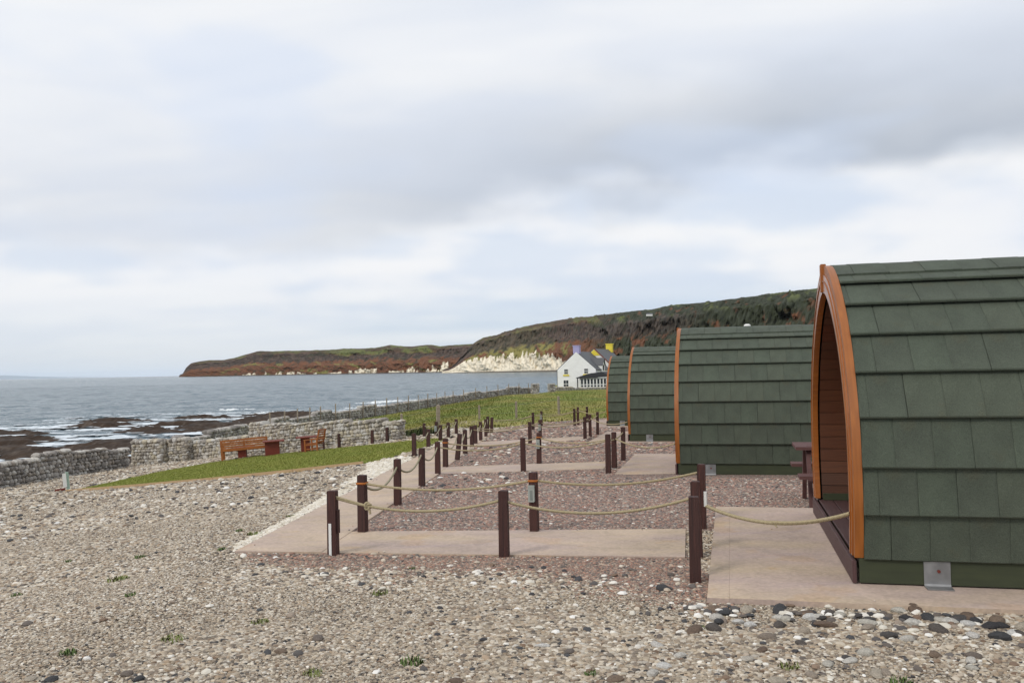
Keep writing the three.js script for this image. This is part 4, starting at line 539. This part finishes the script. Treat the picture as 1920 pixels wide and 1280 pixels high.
{ // armchair, seen from the side
  const c = thing('garden_armchair', 'orange brown slatted wooden armchair with a dark rear leg by the whitish wall', 'chair', [-6.75, G(-6.75, 30.35) + 0.02, -30.35], Math.PI / 2 - 0.25); const w = 0.58; c.rotation.order = 'YXZ'; c.rotation.x = -TILT; c.scale.set(0.85, 0.70, 0.85);
  // local: +z is the back of the chair
  for (const x of [-w / 2, w / 2]) { part('leg', box(0.06, 0.56, 0.055, x, 0.28, -0.28, 0.005), M.bench, c); const bl = part('leg', box(0.06, 0.62, 0.055, x, 0.30, 0.24, 0.005), x < 0 ? M.bench : M.picnic, c); part('armrest', box(0.075, 0.035, 0.60, x, 0.575, -0.02, 0.006), M.bench, c); part('side_rail', box(0.04, 0.06, 0.46, x, 0.33, -0.02, 0.004), M.bench, c); part('stretcher', box(0.035, 0.045, 0.46, x, 0.12, -0.02, 0.004), M.bench, c); const st = part('back_stile', box(0.055, 0.62, 0.05, 0, 0.31, 0, 0.005), M.bench, c); st.position.set(x, 0.36, 0.235); st.rotation.x = 0.2; }
  for (let k = 0; k < 5; k++) { const s = part('back_slat', box(w - 0.062, 0.07, 0.02, 0, 0, 0, 0.003), M.bench, c); const y = 0.08 + k * 0.115; s.position.set(0, 0.36 + y * 0.98, 0.235 + y * 0.199); s.rotation.x = 0.2; }
  const tr = part('top_rail', box(w + 0.06, 0.07, 0.045, 0, 0, 0, 0.006), M.bench, c); tr.position.set(0, 0.99, 0.365); tr.rotation.x = 0.2;
  for (let k = 0; k < 5; k++) part('seat_slat', box(w - 0.07, 0.024, 0.085, 0, 0.385, -0.25 + k * 0.1, 0.004), M.bench, c);
}
function pedestal(x, D, turn, label, wPed, lift = 0) { const t = thing('pedestal_table', label, 'table', [x, G(x, D) - 0.02 + lift, -D], turn, 'red brown pedestal tables by the stone wall'); part('pedestal', box(wPed, 0.50, 0.34, 0, 0.27, 0, 0.008), M.redwood, t); part('table_top', box(0.74, 0.035, 0.6, 0.06, 0.54, 0, 0.006), M.redwood, t); part('foot', box(wPed + 0.22, 0.035, 0.4, 0, 0.018, 0, 0.005), M.picnic, t); t.rotation.order = 'YXZ'; t.rotation.z = TILT * 0.6; return t; }
pedestal(-8.62, 31.9, 0.25, 'wide red brown pedestal table at the end of the orange bench', 0.5);
pedestal(-7.2, 30.9, 0.2, 'narrow red brown pedestal table in front of the wooden armchair', 0.3);
pedestal(-10.2, 33.6, 0.2, 'red brown pedestal table half hidden behind the orange bench', 0.3, -0.12);
{ // picnic table between the first two pods
  const px = 4.36, pD = 11.1; const t = thing('picnic_table', 'dark brown timber picnic table behind the open pod', 'picnic table', [px, G(px, pD), -pD], -TH); const L = 1.7;
  for (let k = 0; k < 5; k++) part('top_board', box(L, 0.04, 0.135, 0, 0.73, -0.29 + k * 0.145, 0.005), M.picnic, t);
  for (const z of [-0.68, 0.68]) for (const d of [-0.075, 0.075]) part('seat_board', box(L, 0.04, 0.14, 0, 0.43, z + d, 0.005), M.picnic, t);
  for (const x of [-L / 2 + 0.2, L / 2 - 0.2]) { part('cross_beam', box(0.045, 0.09, 1.5, x, 0.365, 0, 0.004), M.picnic, t); part('top_beam', box(0.045, 0.08, 0.66, x, 0.668, 0, 0.004), M.picnic, t); for (const s of [-1, 1]) { const l = part('leg', box(0.05, 0.80, 0.095, 0, 0, 0, 0.005), M.picnic, t); l.position.set(x - 0.0485, 0.37, s * 0.38); l.rotation.x = s * -0.42; } }
}
{ // marker sign and timber edging of the lawn
  const s = thing('marker_sign', 'small pale green marker post with a white notice at the lawn corner', 'sign', [-13.15, G(-13.15, 26.3) - 0.03, -26.3], 0.5); s.rotation.order = 'YXZ'; s.rotation.z = 0.09; part('post_body', box(0.09, 0.58, 0.09, 0.03, 0.29, 0, 0.006), M.signGreen, s); part('notice', box(0.10, 0.40, 0.012, -0.045, 0.36, 0.051, 0.003), M.white, s); part('ground_board', box(0.28, 0.10, 0.05, -0.19, 0.08, 0.0, 0.006), M.redwood, s);
  const E = [[-12.9, 25.72], [-10.0, 23.62], [-7.31, 21.68], [-5.04, 20.37], [-3.32, 19.62]];
  for (let i = 0; i < E.length - 1; i++) { const [ax, aD] = E[i], [bx, bD] = E[i + 1], L = Math.hypot(bx - ax, bD - aD), ya = G(ax, aD), yb = G(bx, bD); const m = solo('lawn_edging', box(Math.hypot(L, yb - ya) - 0.01, 0.12, 0.045, 0, 0, 0, 0.005), M.edging, 'pale timber board edging the front of the lawn', 'edging', undefined, 'timber boards along the lawn'); m.position.set((ax + bx) / 2, (ya + yb) / 2 + 0.012, -(aD + bD) / 2); m.rotation.order = 'YZX'; m.rotation.y = Math.atan2(bD - aD, bx - ax); m.rotation.z = Math.atan2(yb - ya, L); }
}

// ------------------------------------------------------------------ white house
{
  const D = 150, hx = (1044 - 960) / 1672 * D, s = D / 1672; const h = thing('white_house', 'white gabled house with lilac and yellow chimneys behind the field', 'house', [hx, G(hx + 3, D) - 0.1, -D], -0.38);
  const W = 6.7, E = 3.5, Rg = 6.45, L = 9, K = 0.28;
  const gable = (w, e, r, x0, z0, len, mat, name, par = h) => { const sh = new THREE.Shape([[x0, 0], [x0 + w, 0], [x0 + w, e], [x0 + w / 2, r], [x0, e]].map((p) => new THREE.Vector2(...p))); const g = new THREE.ExtrudeGeometry(sh, { depth: len, bevelEnabled: false }); g.translate(0, 0, z0 - len); const uv = g.attributes.uv; for (let i = 0; i < uv.count; i++) uv.setXY(i, uv.getX(i) / 3, uv.getY(i) / 3); return part(name, g, mat, par); };
  const roof = (w, e, r, x0, z0, len, mat, name, ov = 0.22) => { const gs = []; const sl = Math.hypot(w / 2, r - e), a = Math.atan2(r - e, w / 2), ext = 0.25; for (const sd of [-1, 1]) { const b = box(sl + ext, 0.12, len + ov * 2, 0, 0, 0); b.translate(-(ext) / 2 * 1, 0.07, 0); b.rotateZ(a); if (sd > 0) b.scale(-1, 1, 1); const q = b.attributes.position; if (sd > 0) { for (let i = 0; i < q.count; i += 3) { const t = [q.getX(i + 1), q.getY(i + 1), q.getZ(i + 1)]; q.setXYZ(i + 1, q.getX(i + 2), q.getY(i + 2), q.getZ(i + 2)); q.setXYZ(i + 2, ...t); } b.computeVertexNormals(); } b.translate(x0 + w / 2 + sd * w / 4, (e + r) / 2, z0 - len / 2); gs.push(b); } return part(name, merge(gs), mat, h); };
  gable(W, E, Rg, 0, 0, L, M.house, 'wall'); roof(W, E, Rg, 0, -0.12, L - 0.24, M.slate, 'roof', 0);
  const W2 = 6.8, E2 = 3.7, R2 = 7.0, x2 = 0.7; gable(W2, E2, R2, x2, -8, 10, M.house, 'rear_wall'); { const sh = new THREE.Shape([[x2 + W2 / 2 - 1.1, R2 - 1.1], [x2 + W2 / 2 + 1.1, R2 - 1.1], [x2 + W2 / 2, R2 - 0.05]].map((p) => new THREE.Vector2(...p))); const g = new THREE.ExtrudeGeometry(sh, { depth: 0.06, bevelEnabled: false }); g.translate(0, 0, -7.99); part('painted_gable', g, M.yellow, h); } const rr = roof(W2, E2, R2, x2, -8.0, 10, M.slate, 'rear_roof', 0);
  const vb = []; { const a = Math.atan2(R2 - E2, W2 / 2), sl = Math.hypot(W2 / 2, R2 - E2) + 0.25; const b = box(sl, 0.16, 0.14, 0, 0, 0); b.rotateZ(-a); b.translate(x2 + W2 * 0.75 + 0.1, (E2 + R2) / 2 - 0.02 + 0.1, -7.9); part('verge_board', b, M.ridge, rr); }
  const ch = part('chimney', box(1.05, 1.25, 0.9, W / 2, Rg + 0.35, -0.46, 0.03), M.lilac, h); part('chimney_cap', box(1.2, 0.14, 1.05, W / 2, Rg + 1.04, -0.46, 0.02), M.lilac, ch);
  const c2 = part('chimney', box(1.15, 1.5, 0.9, x2 + W2 / 2 + 0.2, R2 + 0.25, -17.4, 0.03), M.yellow, h); part('chimney_cap', box(1.3, 0.16, 1.05, x2 + W2 / 2 + 0.2, R2 + 1.06, -17.4, 0.02), M.yellow, c2);
  const window_ = (x, y, w, hh, sill) => { const f = part('window', box(w, hh, 0.06, x, y, 0.035, 0.005), M.white, h); for (const sx of [-1, 1]) for (const sy of [-1, 1]) part('pane', box(w * 0.36, hh * 0.38, 0.02, x + sx * w * 0.215, y + sy * hh * 0.225, 0.062), M.glass, f); if (sill) part('sill', box(w + 0.3, 0.24, 0.12, x, y - hh / 2 - 0.12, 0.06, 0.01), M.yellow, f); };
  window_(1.55, 3.2, 0.74, 0.95, true); window_(W - 1.65, 3.25, 0.74, 0.95, true); window_(1.5, 1.15, 1.0, 1.45, false);
  part('drainpipe', box(0.12, E, 0.12, -0.08, E / 2, -0.2), M.darkRoof, h);
  // dormer on the side
  { const d = gable(1.7, 1.1, 2.3, 0, 0, 2.2, M.house, 'dormer'); d.rotation.y = Math.PI / 2; d.position.set(W - 1.9 + 2.2, 3.0, -2.7); const f = part('dormer_window', box(0.06, 0.9, 0.55, W + 0.33, 3.75, -3.55), M.glass, h); const a = Math.atan2(1.2, 0.85); for (const sd of [-1, 1]) { const b = box(2.5, 0.08, 1.6, 0, 0, 0); b.rotateX(sd * a); b.translate(W - 0.75, 3.0 + 1.76, -3.55 + sd * 0.46); part('dormer_roof', b, M.slate, h); } }
  part('side_window', box(0.05, 0.6, 0.4, W + 0.02, 2.7, -6.0), M.glass, h);
  // glazed porch
  const p = part('porch_roof', (() => { const sh = new THREE.Shape([[0, 0], [5.6, 0.25], [5.6, 0.5], [4.4, 1.05], [2.0, 0.75], [0, 0.14]].map((q) => new THREE.Vector2(...q))); const g = new THREE.ExtrudeGeometry(sh, { depth: 3.2, bevelEnabled: false }); g.translate(3.9, 2.05, -1.2); return g; })(), M.darkRoof, h);
  part('porch_wall', box(4.7, 0.55, 2.6, 6.75, 0.275, 0.3), M.house, h); const pp = part('porch_glazing', box(4.6, 1.5, 2.5, 6.75, 1.3, 0.3), M.glass, h);
  for (let k = 0; k <= 8; k++) part('mullion', box(0.2, 1.56, 0.12, 4.5 + k * 0.56, 1.3, 1.58), M.white, pp); for (const y of [0.6, 1.02, 2.03]) part('rail', box(4.7, 0.12, 0.1, 6.75, y, 1.57), M.white, pp); for (let k = 0; k < 4; k++) part('mullion', box(0.1, 1.56, 0.14, 4.43, 1.3, -0.9 + k * 0.7), M.white, pp);
  part('porch_post', box(0.14, 2.1, 0.14, 4.1, 1.05, 1.85), M.darkRoof, h);
  h.traverse((m) => { if (m.isMesh) m.castShadow = m.receiveShadow = true; });
}

// ------------------------------------------------------------------ loose stones
{
  const shapes = [0, 1, 2].map((k) => toCreasedNormals(stoneShape(900 + k * 7, 0, 0.55, 0.2).toNonIndexed(), 0.6));
  const big = [0, 1, 2, 3, 4, 5].map((k) => toCreasedNormals(stoneShape(950 + k * 5, 1, 0.6, 0.15).toNonIndexed(), 0.7));
  const R = rng(2024), q = new THREE.Quaternion(), e = new THREE.Euler(), sc = new THREE.Vector3(), po = new THREE.Vector3(), m4 = new THREE.Matrix4();
  const pal = (list, dark) => list.map((c) => S(...c));
  const beige = pal(PAL_BEIGE), pink = pal(PAL_PINK), darks = pal([[70, 70, 72], [86, 82, 80], [60, 58, 60], [98, 90, 84]]), whites = pal([[222, 217, 207], [208, 202, 189], [230, 227, 221]]), brown = pal([[120, 100, 84], [136, 116, 98]]);
  const view = (x, D) => Math.abs(x) < D * 0.66 + 1.0;
  const frontPink = (x, D) => D < 9 && x < 1.56 && x > -2.65 ? sstep(1.3, 0.3, (8.75 - 0.17 * (x + 2.7)) - 0.18 - D - (x > 0 ? x * 0.55 : 0) + (x < -1.9 ? (-1.9 - x) * 1.2 : 0)) : 0;
  const sets = [[], [], []];
  const drop = (x, D, size, c, sink = 0.25) => { const y = G(x, D); sets[Math.floor(R() * 3)].push([x, y + size * 0.31 - size * sink, D, size * (0.8 + 0.5 * R()), size * (0.75 + 0.4 * R()), size * (0.8 + 0.5 * R()), R() * 6.28, (R() - 0.5) * 0.6, c]); };
  const band = (D0, D1, perM2, s0, s1, xmin = -50) => {
    const area = (D1 - D0) * (D0 + D1) * 0.66 + (D1 - D0) * 2, n = Math.round(area * perM2);
    for (let i = 0; i < n; i++) {
      const D = Math.sqrt(lerp(D0 * D0, D1 * D1, R())), x = (R() * 2 - 1) * (D * 0.66 + 1.0); if (x < xmin || x < xw(D) + 0.3 || x > 7.5) continue;
      if (paved(x, D) || inPoly(P_LAWN, x, D)) continue;
      const r = R(); let c, size = s0 + (s1 - s0) * Math.pow(R(), 2.6) * 1.35;
      const inPink = inPoly(P_PINK, x, D); const fp = frontPink(x, D);
      if (inPoly(P_WHITE, x, D) && R() < 0.72) { c = whites[Math.floor(R() * 3)]; size *= 1.25; }
      else if (inPink || R() < fp) { c = r < 0.965 ? pink[Math.floor(R() * pink.length)] : r < 0.98 ? whites[Math.floor(R() * 3)] : darks[Math.floor(R() * 4)]; }
      else { const dr = fbm(x * 0.55 + 3, D * 0.9, 4, 641), q = fbm(x * 0.25, D * 0.4 + 7, 3, 642); size *= 0.78 + 0.75 * sstep(0.40, 0.66, dr); c = r < 0.88 ? mix3(beige[Math.floor(R() * beige.length)], S(166, 154, 138), 0.02 + 0.28 * sstep(0.4, 0.65, q)) : r < 0.93 ? darks[Math.floor(R() * 4)] : r < 0.97 ? whites[Math.floor(R() * 3)] : brown[Math.floor(R() * 2)]; }
      const k = inPoly(P_WHITE, x, D) ? 0.84 + 0.2 * R() : 0.60 + 0.46 * R(); drop(x, D, size, inPink ? [c[0] * k, c[1] * k, c[2] * k] : [c[0] * k, c[1] * k * 0.965, c[2] * k * 0.905]);
    }
  };
  band(3.4, 8.2, 9200, 0.010, 0.027); band(8.2, 13, 3300, 0.015, 0.038); band(13, 20, 1150, 0.025, 0.052); band(20, 40, 170, 0.05, 0.10);
  // larger pebbles, denser along the slab edge
  const larger = []; const bigDrop = (x, D, size, c) => larger.push([x, D, size, c]);
  for (let i = 0; i < 5200; i++) { const D = 3.6 + 9 * R() * R(), x = (R() * 2 - 1) * (D * 0.66 + 0.6); if (paved(x, D) || inPoly(P_PINK, x, D) || x > 7) continue; const edge = x > 1.1 ? sstep(1.5, 0.15, Math.abs(D - (6.42 - 0.24 * (x - 1.3)) ) ) : 0; const r = R(); if (r > 0.20 + 0.35 * sstep(-1, 3, x) + 0.45 * edge) continue; const c = R() < 0.42 ? darks[Math.floor(R() * 4)] : R() < 0.6 ? whites[Math.floor(R() * 3)] : R() < 0.5 ? brown[Math.floor(R() * 2)] : beige[Math.floor(R() * 6)]; bigDrop(x, D, (0.024 + 0.05 * Math.pow(R(), 3)) * (1 + 0.6 * edge * R()), R() < 0.35 ? beige[Math.floor(R() * 12)] : c); }
  for (let i = 0; i < 1500; i++) { const D = 13 + 22 * R(), x = -R() * D * 0.64; if (paved(x, D) || inPoly(P_LAWN, x, D) || x < xw(D) + 0.4) continue; bigDrop(x, D, 0.06 + 0.08 * R() * R(), R() < 0.4 ? darks[Math.floor(R() * 4)] : R() < 0.5 ? whites[Math.floor(R() * 3)] : beige[Math.floor(R() * 6)]); }
  for (let i = 0; i < 210; i++) { const x = 1.15 + 3.6 * R(), ed = 6.27 - 0.2437 * (x - 1.31), D = ed - 0.03 - 0.55 * R() * R(); const r = R(); bigDrop(x, D, 0.045 + 0.06 * R() * R(), r < 0.42 ? darks[Math.floor(R() * 4)] : r < 0.85 ? whites[Math.floor(R() * 3)] : brown[Math.floor(R() * 2)]); }
  for (let i = 0; i < 420; i++) { const x = -0.6 + 4.6 * R(), D = 4.1 + 2.3 * R(); if (paved(x, D)) continue; const r = R(); bigDrop(x, D, 0.026 + 0.045 * R() * R(), r < 0.5 ? darks[Math.floor(R() * 4)] : r < 0.7 ? whites[Math.floor(R() * 3)] : r < 0.8 ? brown[Math.floor(R() * 2)] : beige[Math.floor(R() * 12)]); }
  for (let i = 0; i < 60; i++) { const x = -2.4 + 3.8 * R(), D = 7.75 - 0.1 * x - 0.9 * R(); if (paved(x, D)) continue; bigDrop(x, D, 0.04 + 0.045 * R() * R(), R() < 0.65 ? whites[Math.floor(R() * 3)] : darks[Math.floor(R() * 4)]); }
  for (let i = 0; i < 900; i++) { const D = 6 + 13 * R(), x = -2.8 + 6 * R(); if (!paved(x, D)) continue; const e = [[0.1, 0], [-0.1, 0], [0, 0.1], [0, -0.1]].some(([a, b]) => !paved(x + a, D + b)); if (!e && R() > 0.02) continue; const sl = P_SLAB.findIndex((p) => inPoly(p, x, D)); const y = sl >= 0 ? PODS[sl][1] : T(D) + 0.022, z = 0.008 + 0.014 * R(), c = R() < 0.5 ? pink[Math.floor(R() * 12)] : beige[Math.floor(R() * 12)]; sets[Math.floor(R() * 3)].push([x, y + z * 0.2, D, z, z, z, R() * 6, 0.2, c]); }
  larger.sort((a, b) => b[2] / b[1] - a[2] / a[1]);
  const mats = {}; const matOf = (c) => { const k = c.map((v) => v.toFixed(3)).join(); return mats[k] ??= std({ color: Col(c), map: rep(stoneGrain, 3, 3), bumpMap: rep(stoneGrain, 4, 4), bumpScale: 0.004, roughness: 0.8 }); };
  larger.forEach(([x, D, s, c], i) => { if (i < 300) { const m = part('stone', big[i % 6], matOf(c), ground); m.position.set(x, G(x, D) + s * 0.16, -D); m.scale.set(s * (1.05 + 0.6 * R()), s * (0.8 + 0.5 * R()), s * (0.9 + 0.3 * R())); m.rotation.set((R() - 0.5) * 0.4, R() * 6.28, (R() - 0.5) * 0.4); } else drop(x, D, s, c, 0.12); });
  sets.forEach((L, k) => {
    const im = new THREE.InstancedMesh(shapes[k], M.stone, L.length); im.name = 'gravel'; im.userData.kind = 'stuff'; const col = new THREE.Color();
    L.forEach(([x, y, D, sx, sy, sz, yaw, tilt, c], i) => { po.set(x, y, -D); e.set(tilt, yaw, tilt * 0.7); q.setFromEuler(e); sc.set(sx, sy, sz); m4.compose(po, q, sc); im.setMatrixAt(i, m4); im.setColorAt(i, col.setRGB(c[0], c[1], c[2])); });
    im.castShadow = im.receiveShadow = true; ground.add(im);
  });
  console.log('gravel', sets.map((l) => l.length), 'larger', larger.length);
}

// ------------------------------------------------------------------ grass and weeds
function tuftGeo(seed, n, h, spread, w) { const R = rng(seed), pos = []; for (let i = 0; i < n; i++) { const a = R() * 6.28, r = spread * Math.sqrt(R()), x = Math.cos(a) * r, z = Math.sin(a) * r, hh = h * (0.5 + 0.7 * R()), b = R() * 6.28, lx = Math.cos(b) * hh * (0.25 + 0.5 * R()), lz = Math.sin(b) * hh * (0.25 + 0.5 * R()), px = -Math.sin(b) * w, pz = Math.cos(b) * w; pos.push(x - px, -0.01, z - pz, x + px, -0.01, z + pz, x + px * 0.7 + lx * 0.4, hh * 0.6, z + pz * 0.7 + lz * 0.4, x - px, -0.01, z - pz, x + px * 0.7 + lx * 0.4, hh * 0.6, z + pz * 0.7 + lz * 0.4, x - px * 0.7 + lx * 0.4, hh * 0.6, z - pz * 0.7 + lz * 0.4, x - px * 0.7 + lx * 0.4, hh * 0.6, z - pz * 0.7 + lz * 0.4, x + px * 0.7 + lx * 0.4, hh * 0.6, z + pz * 0.7 + lz * 0.4, x + lx, hh, z + lz); } const g = new THREE.BufferGeometry(); g.setAttribute('position', new THREE.Float32BufferAttribute(pos, 3)); g.computeVertexNormals(); const nn = g.attributes.normal; for (let i = 0; i < nn.count; i++) { const v = new THREE.Vector3().fromBufferAttribute(nn, i); if (v.y < 0) v.negate(); v.y += 1.2; v.normalize(); nn.setXYZ(i, v.x, v.y, v.z); } return g; }
{
  const R = rng(99), m4 = new THREE.Matrix4(), q = new THREE.Quaternion(), e = new THREE.Euler(), col = new THREE.Color();
  const scatter = (name, geo, list, label, cat) => { const im = new THREE.InstancedMesh(geo, std({ color: 0xffffff, roughness: 1 }), list.length); im.name = name; im.userData = { kind: 'stuff', label, category: cat }; list.forEach(([x, y, z, s, c], i) => { e.set(0, R() * 6.28, 0); m4.compose(new THREE.Vector3(x, y, z), q.setFromEuler(e), new THREE.Vector3(s, s * (0.8 + 0.4 * R()), s)); im.setMatrixAt(i, m4); im.setColorAt(i, col.setRGB(...c)); }); im.castShadow = im.receiveShadow = true; scene.add(im); };
  const lawnL = []; for (let i = 0; i < 90000 && lawnL.length < 24000; i++) { const x = lerp(-12.9, -1.9, R()), D = lerp(19.5, 33.3, R()); if (!inPoly(P_LAWN, x, D)) continue; const n = fbm(x * 0.6, D * 0.6, 3, 611), b = R(); lawnL.push([x, G(x, D) + 0.012, -D, 0.8 + 0.4 * R(), mix3(mix3(S(128, 141, 64), S(146, 150, 74), n), S(170, 160, 98), b < 0.12 ? 0.6 : 0.1 * b)]); }
  scatter('lawn_grass', tuftGeo(5, 10, 0.026, 0.09, 0.004), lawnL, 'short mown grass of the lawn', 'grass');
  const fieldL = []; for (let i = 0; i < 400000 && fieldL.length < 60000; i++) { const D = 34 + 126 * Math.pow(R(), 1.5), x = lerp(xw(D) + 0.6, Math.min(22, 4 + D * 0.16), R()); const edge = D - poly([[-6, 33], [-2.6, 31.8], [-1.6, 33.5], [-0.36, 33.4], [0.79, 36.4], [2.19, 38.3], [3.75, 40.4], [9, 42]], x); if (x < -6 ? D < 41 : edge < 0) continue; if (x > 5 && D < 41) continue; const n = fbm(x * 0.35, D * 0.12, 4, 621), n2 = fbm(x * 1.1, D * 0.5, 3, 622), b = R(); let c = mix3(S(126, 140, 70), S(156, 152, 88), sstep(0.35, 0.65, n)); c = mix3(c, S(110, 124, 62), sstep(0.58, 0.7, n2) * 0.7); if (b < 0.15) c = mix3(c, S(186, 170, 118), 0.6); fieldL.push([x, G(x, D), -D, (0.8 + 0.6 * R()) * (edge < 1.2 && x > -6 ? 1.3 : 1) * (0.8 + D / 90), c]); }
  scatter('field_grass', tuftGeo(9, 12, 0.05, 0.22, 0.009), fieldL, 'rough yellow green grass of the field', 'grass');
  // rough verge where the field meets the gravel and reeds by the wall end
  const verge = sheet('field_verge', [[-8.5, 40.5], [-6, 33.2], [-2.7, 31.9], [-1.7, 33.6], [-0.36, 33.3], [0.79, 36.3], [2.19, 38.2], [3.75, 40.3], [9, 42.0], [9, 42.6], [-8.5, 42.6]], std({ map: rep(grassMap, 1 / 4, 1 / 4), bumpMap: rep(grassBump, 0.5, 0.5), bumpScale: 0.015, roughness: 1 }), 0.012, 'rough grass verge at the end of the gravel', 'grass', 1.0);
  const bush = thing('low_bush', 'low dark green bush at the end of the whitish stone wall', 'bush', [-3.2, G(-3.2, 31.0), -31.0]); const lf = []; for (let i = 0; i < 150; i++) { const a = R() * 6.28, r = Math.sqrt(R()), t = tuftGeo(700 + i, 5, 0.16, 0.08, 0.012); t.translate(Math.cos(a) * r * 0.85, 0.20 * (1 - r * r) * R() + 0.0, Math.sin(a) * r * 0.4); lf.push(t); } part('foliage', mergeGeometries(lf), std({ color: Col(S(58, 70, 34)), roughness: 1 }), bush, 'stuff');
  const hum = thing('grass_hummock', 'rounded hummock of yellow grass beyond the sea wall', 'grass mound', [-1.2, G(-1.2, 112) + 0.0, -113]); part('mound', gridGeo(30, 12, (u, v) => { const a = (u - 0.5) * 2, b = (v - 0.5) * 2, r = Math.max(0, 1 - a * a - b * b * 0.8); return [a * 4.2, 1.5 * Math.sqrt(r) * (0.8 + 0.4 * fbm(u * 9, v * 5, 3, 640)) - 0.3, b * 1.6]; }, 1), std({ map: rep(grassMap, 0.4, 0.4), color: Col([1.1, 0.9, 0.6]), roughness: 1 }), hum);
  // weeds in the gravel
  const wm = [std({ color: Col(S(86, 106, 54)), roughness: 0.9 }), std({ color: Col(S(116, 124, 70)), roughness: 0.9 })];
  const spots = [[-2.95, 9.0, 1.0], [-2.88, 9.9, 1.3], [-3.2, 10.4, 1.0], [-2.82, 11.2, 0.9], [-3.9, 9.3, 1.2], [-3.55, 8.0, 1.4], [-4.4, 7.9, 1.0], [-2.2, 5.75, 1.2], [-3.05, 7.1, 1.0], [-1.05, 6.85, 1.0], [-0.62, 5.2, 1.4], [-1.75, 6.1, 0.9], [-2.75, 5.5, 1.1], [-1.15, 5.05, 0.9], [0.4, 4.95, 0.8], [1.5, 5.0, 0.9], [2.0, 4.72, 1.2], [1.15, 5.75, 0.8], [-4.9, 9.8, 0.9], [-6.3, 10.3, 1.3], [-0.9, 7.75, 0.6], [-5.6, 8.6, 0.8], [-3.9, 6.1, 0.9]];
  const wg = [tuftGeo(21, 46, 0.028, 0.05, 0.004), tuftGeo(22, 60, 0.022, 0.07, 0.005)];
  spots.forEach(([x, D, s], i) => { const w = solo('weed_tuft', wg[i % 2], wm[i % 2], 'small green weed growing out of the pale gravel', 'weed', undefined, 'weeds in the gravel'); w.position.set(x, G(x, D) + 0.012, -D); w.scale.set(s, s * 0.7, s); w.rotation.y = i; });
}
// thin sea haze
scene.fog = new THREE.FogExp2(0xdde8f4, 0.000012);
scene.traverse((o) => { if (o.isMesh) { o.castShadow = true; o.receiveShadow = true; } });
renderer.render(scene, camera);
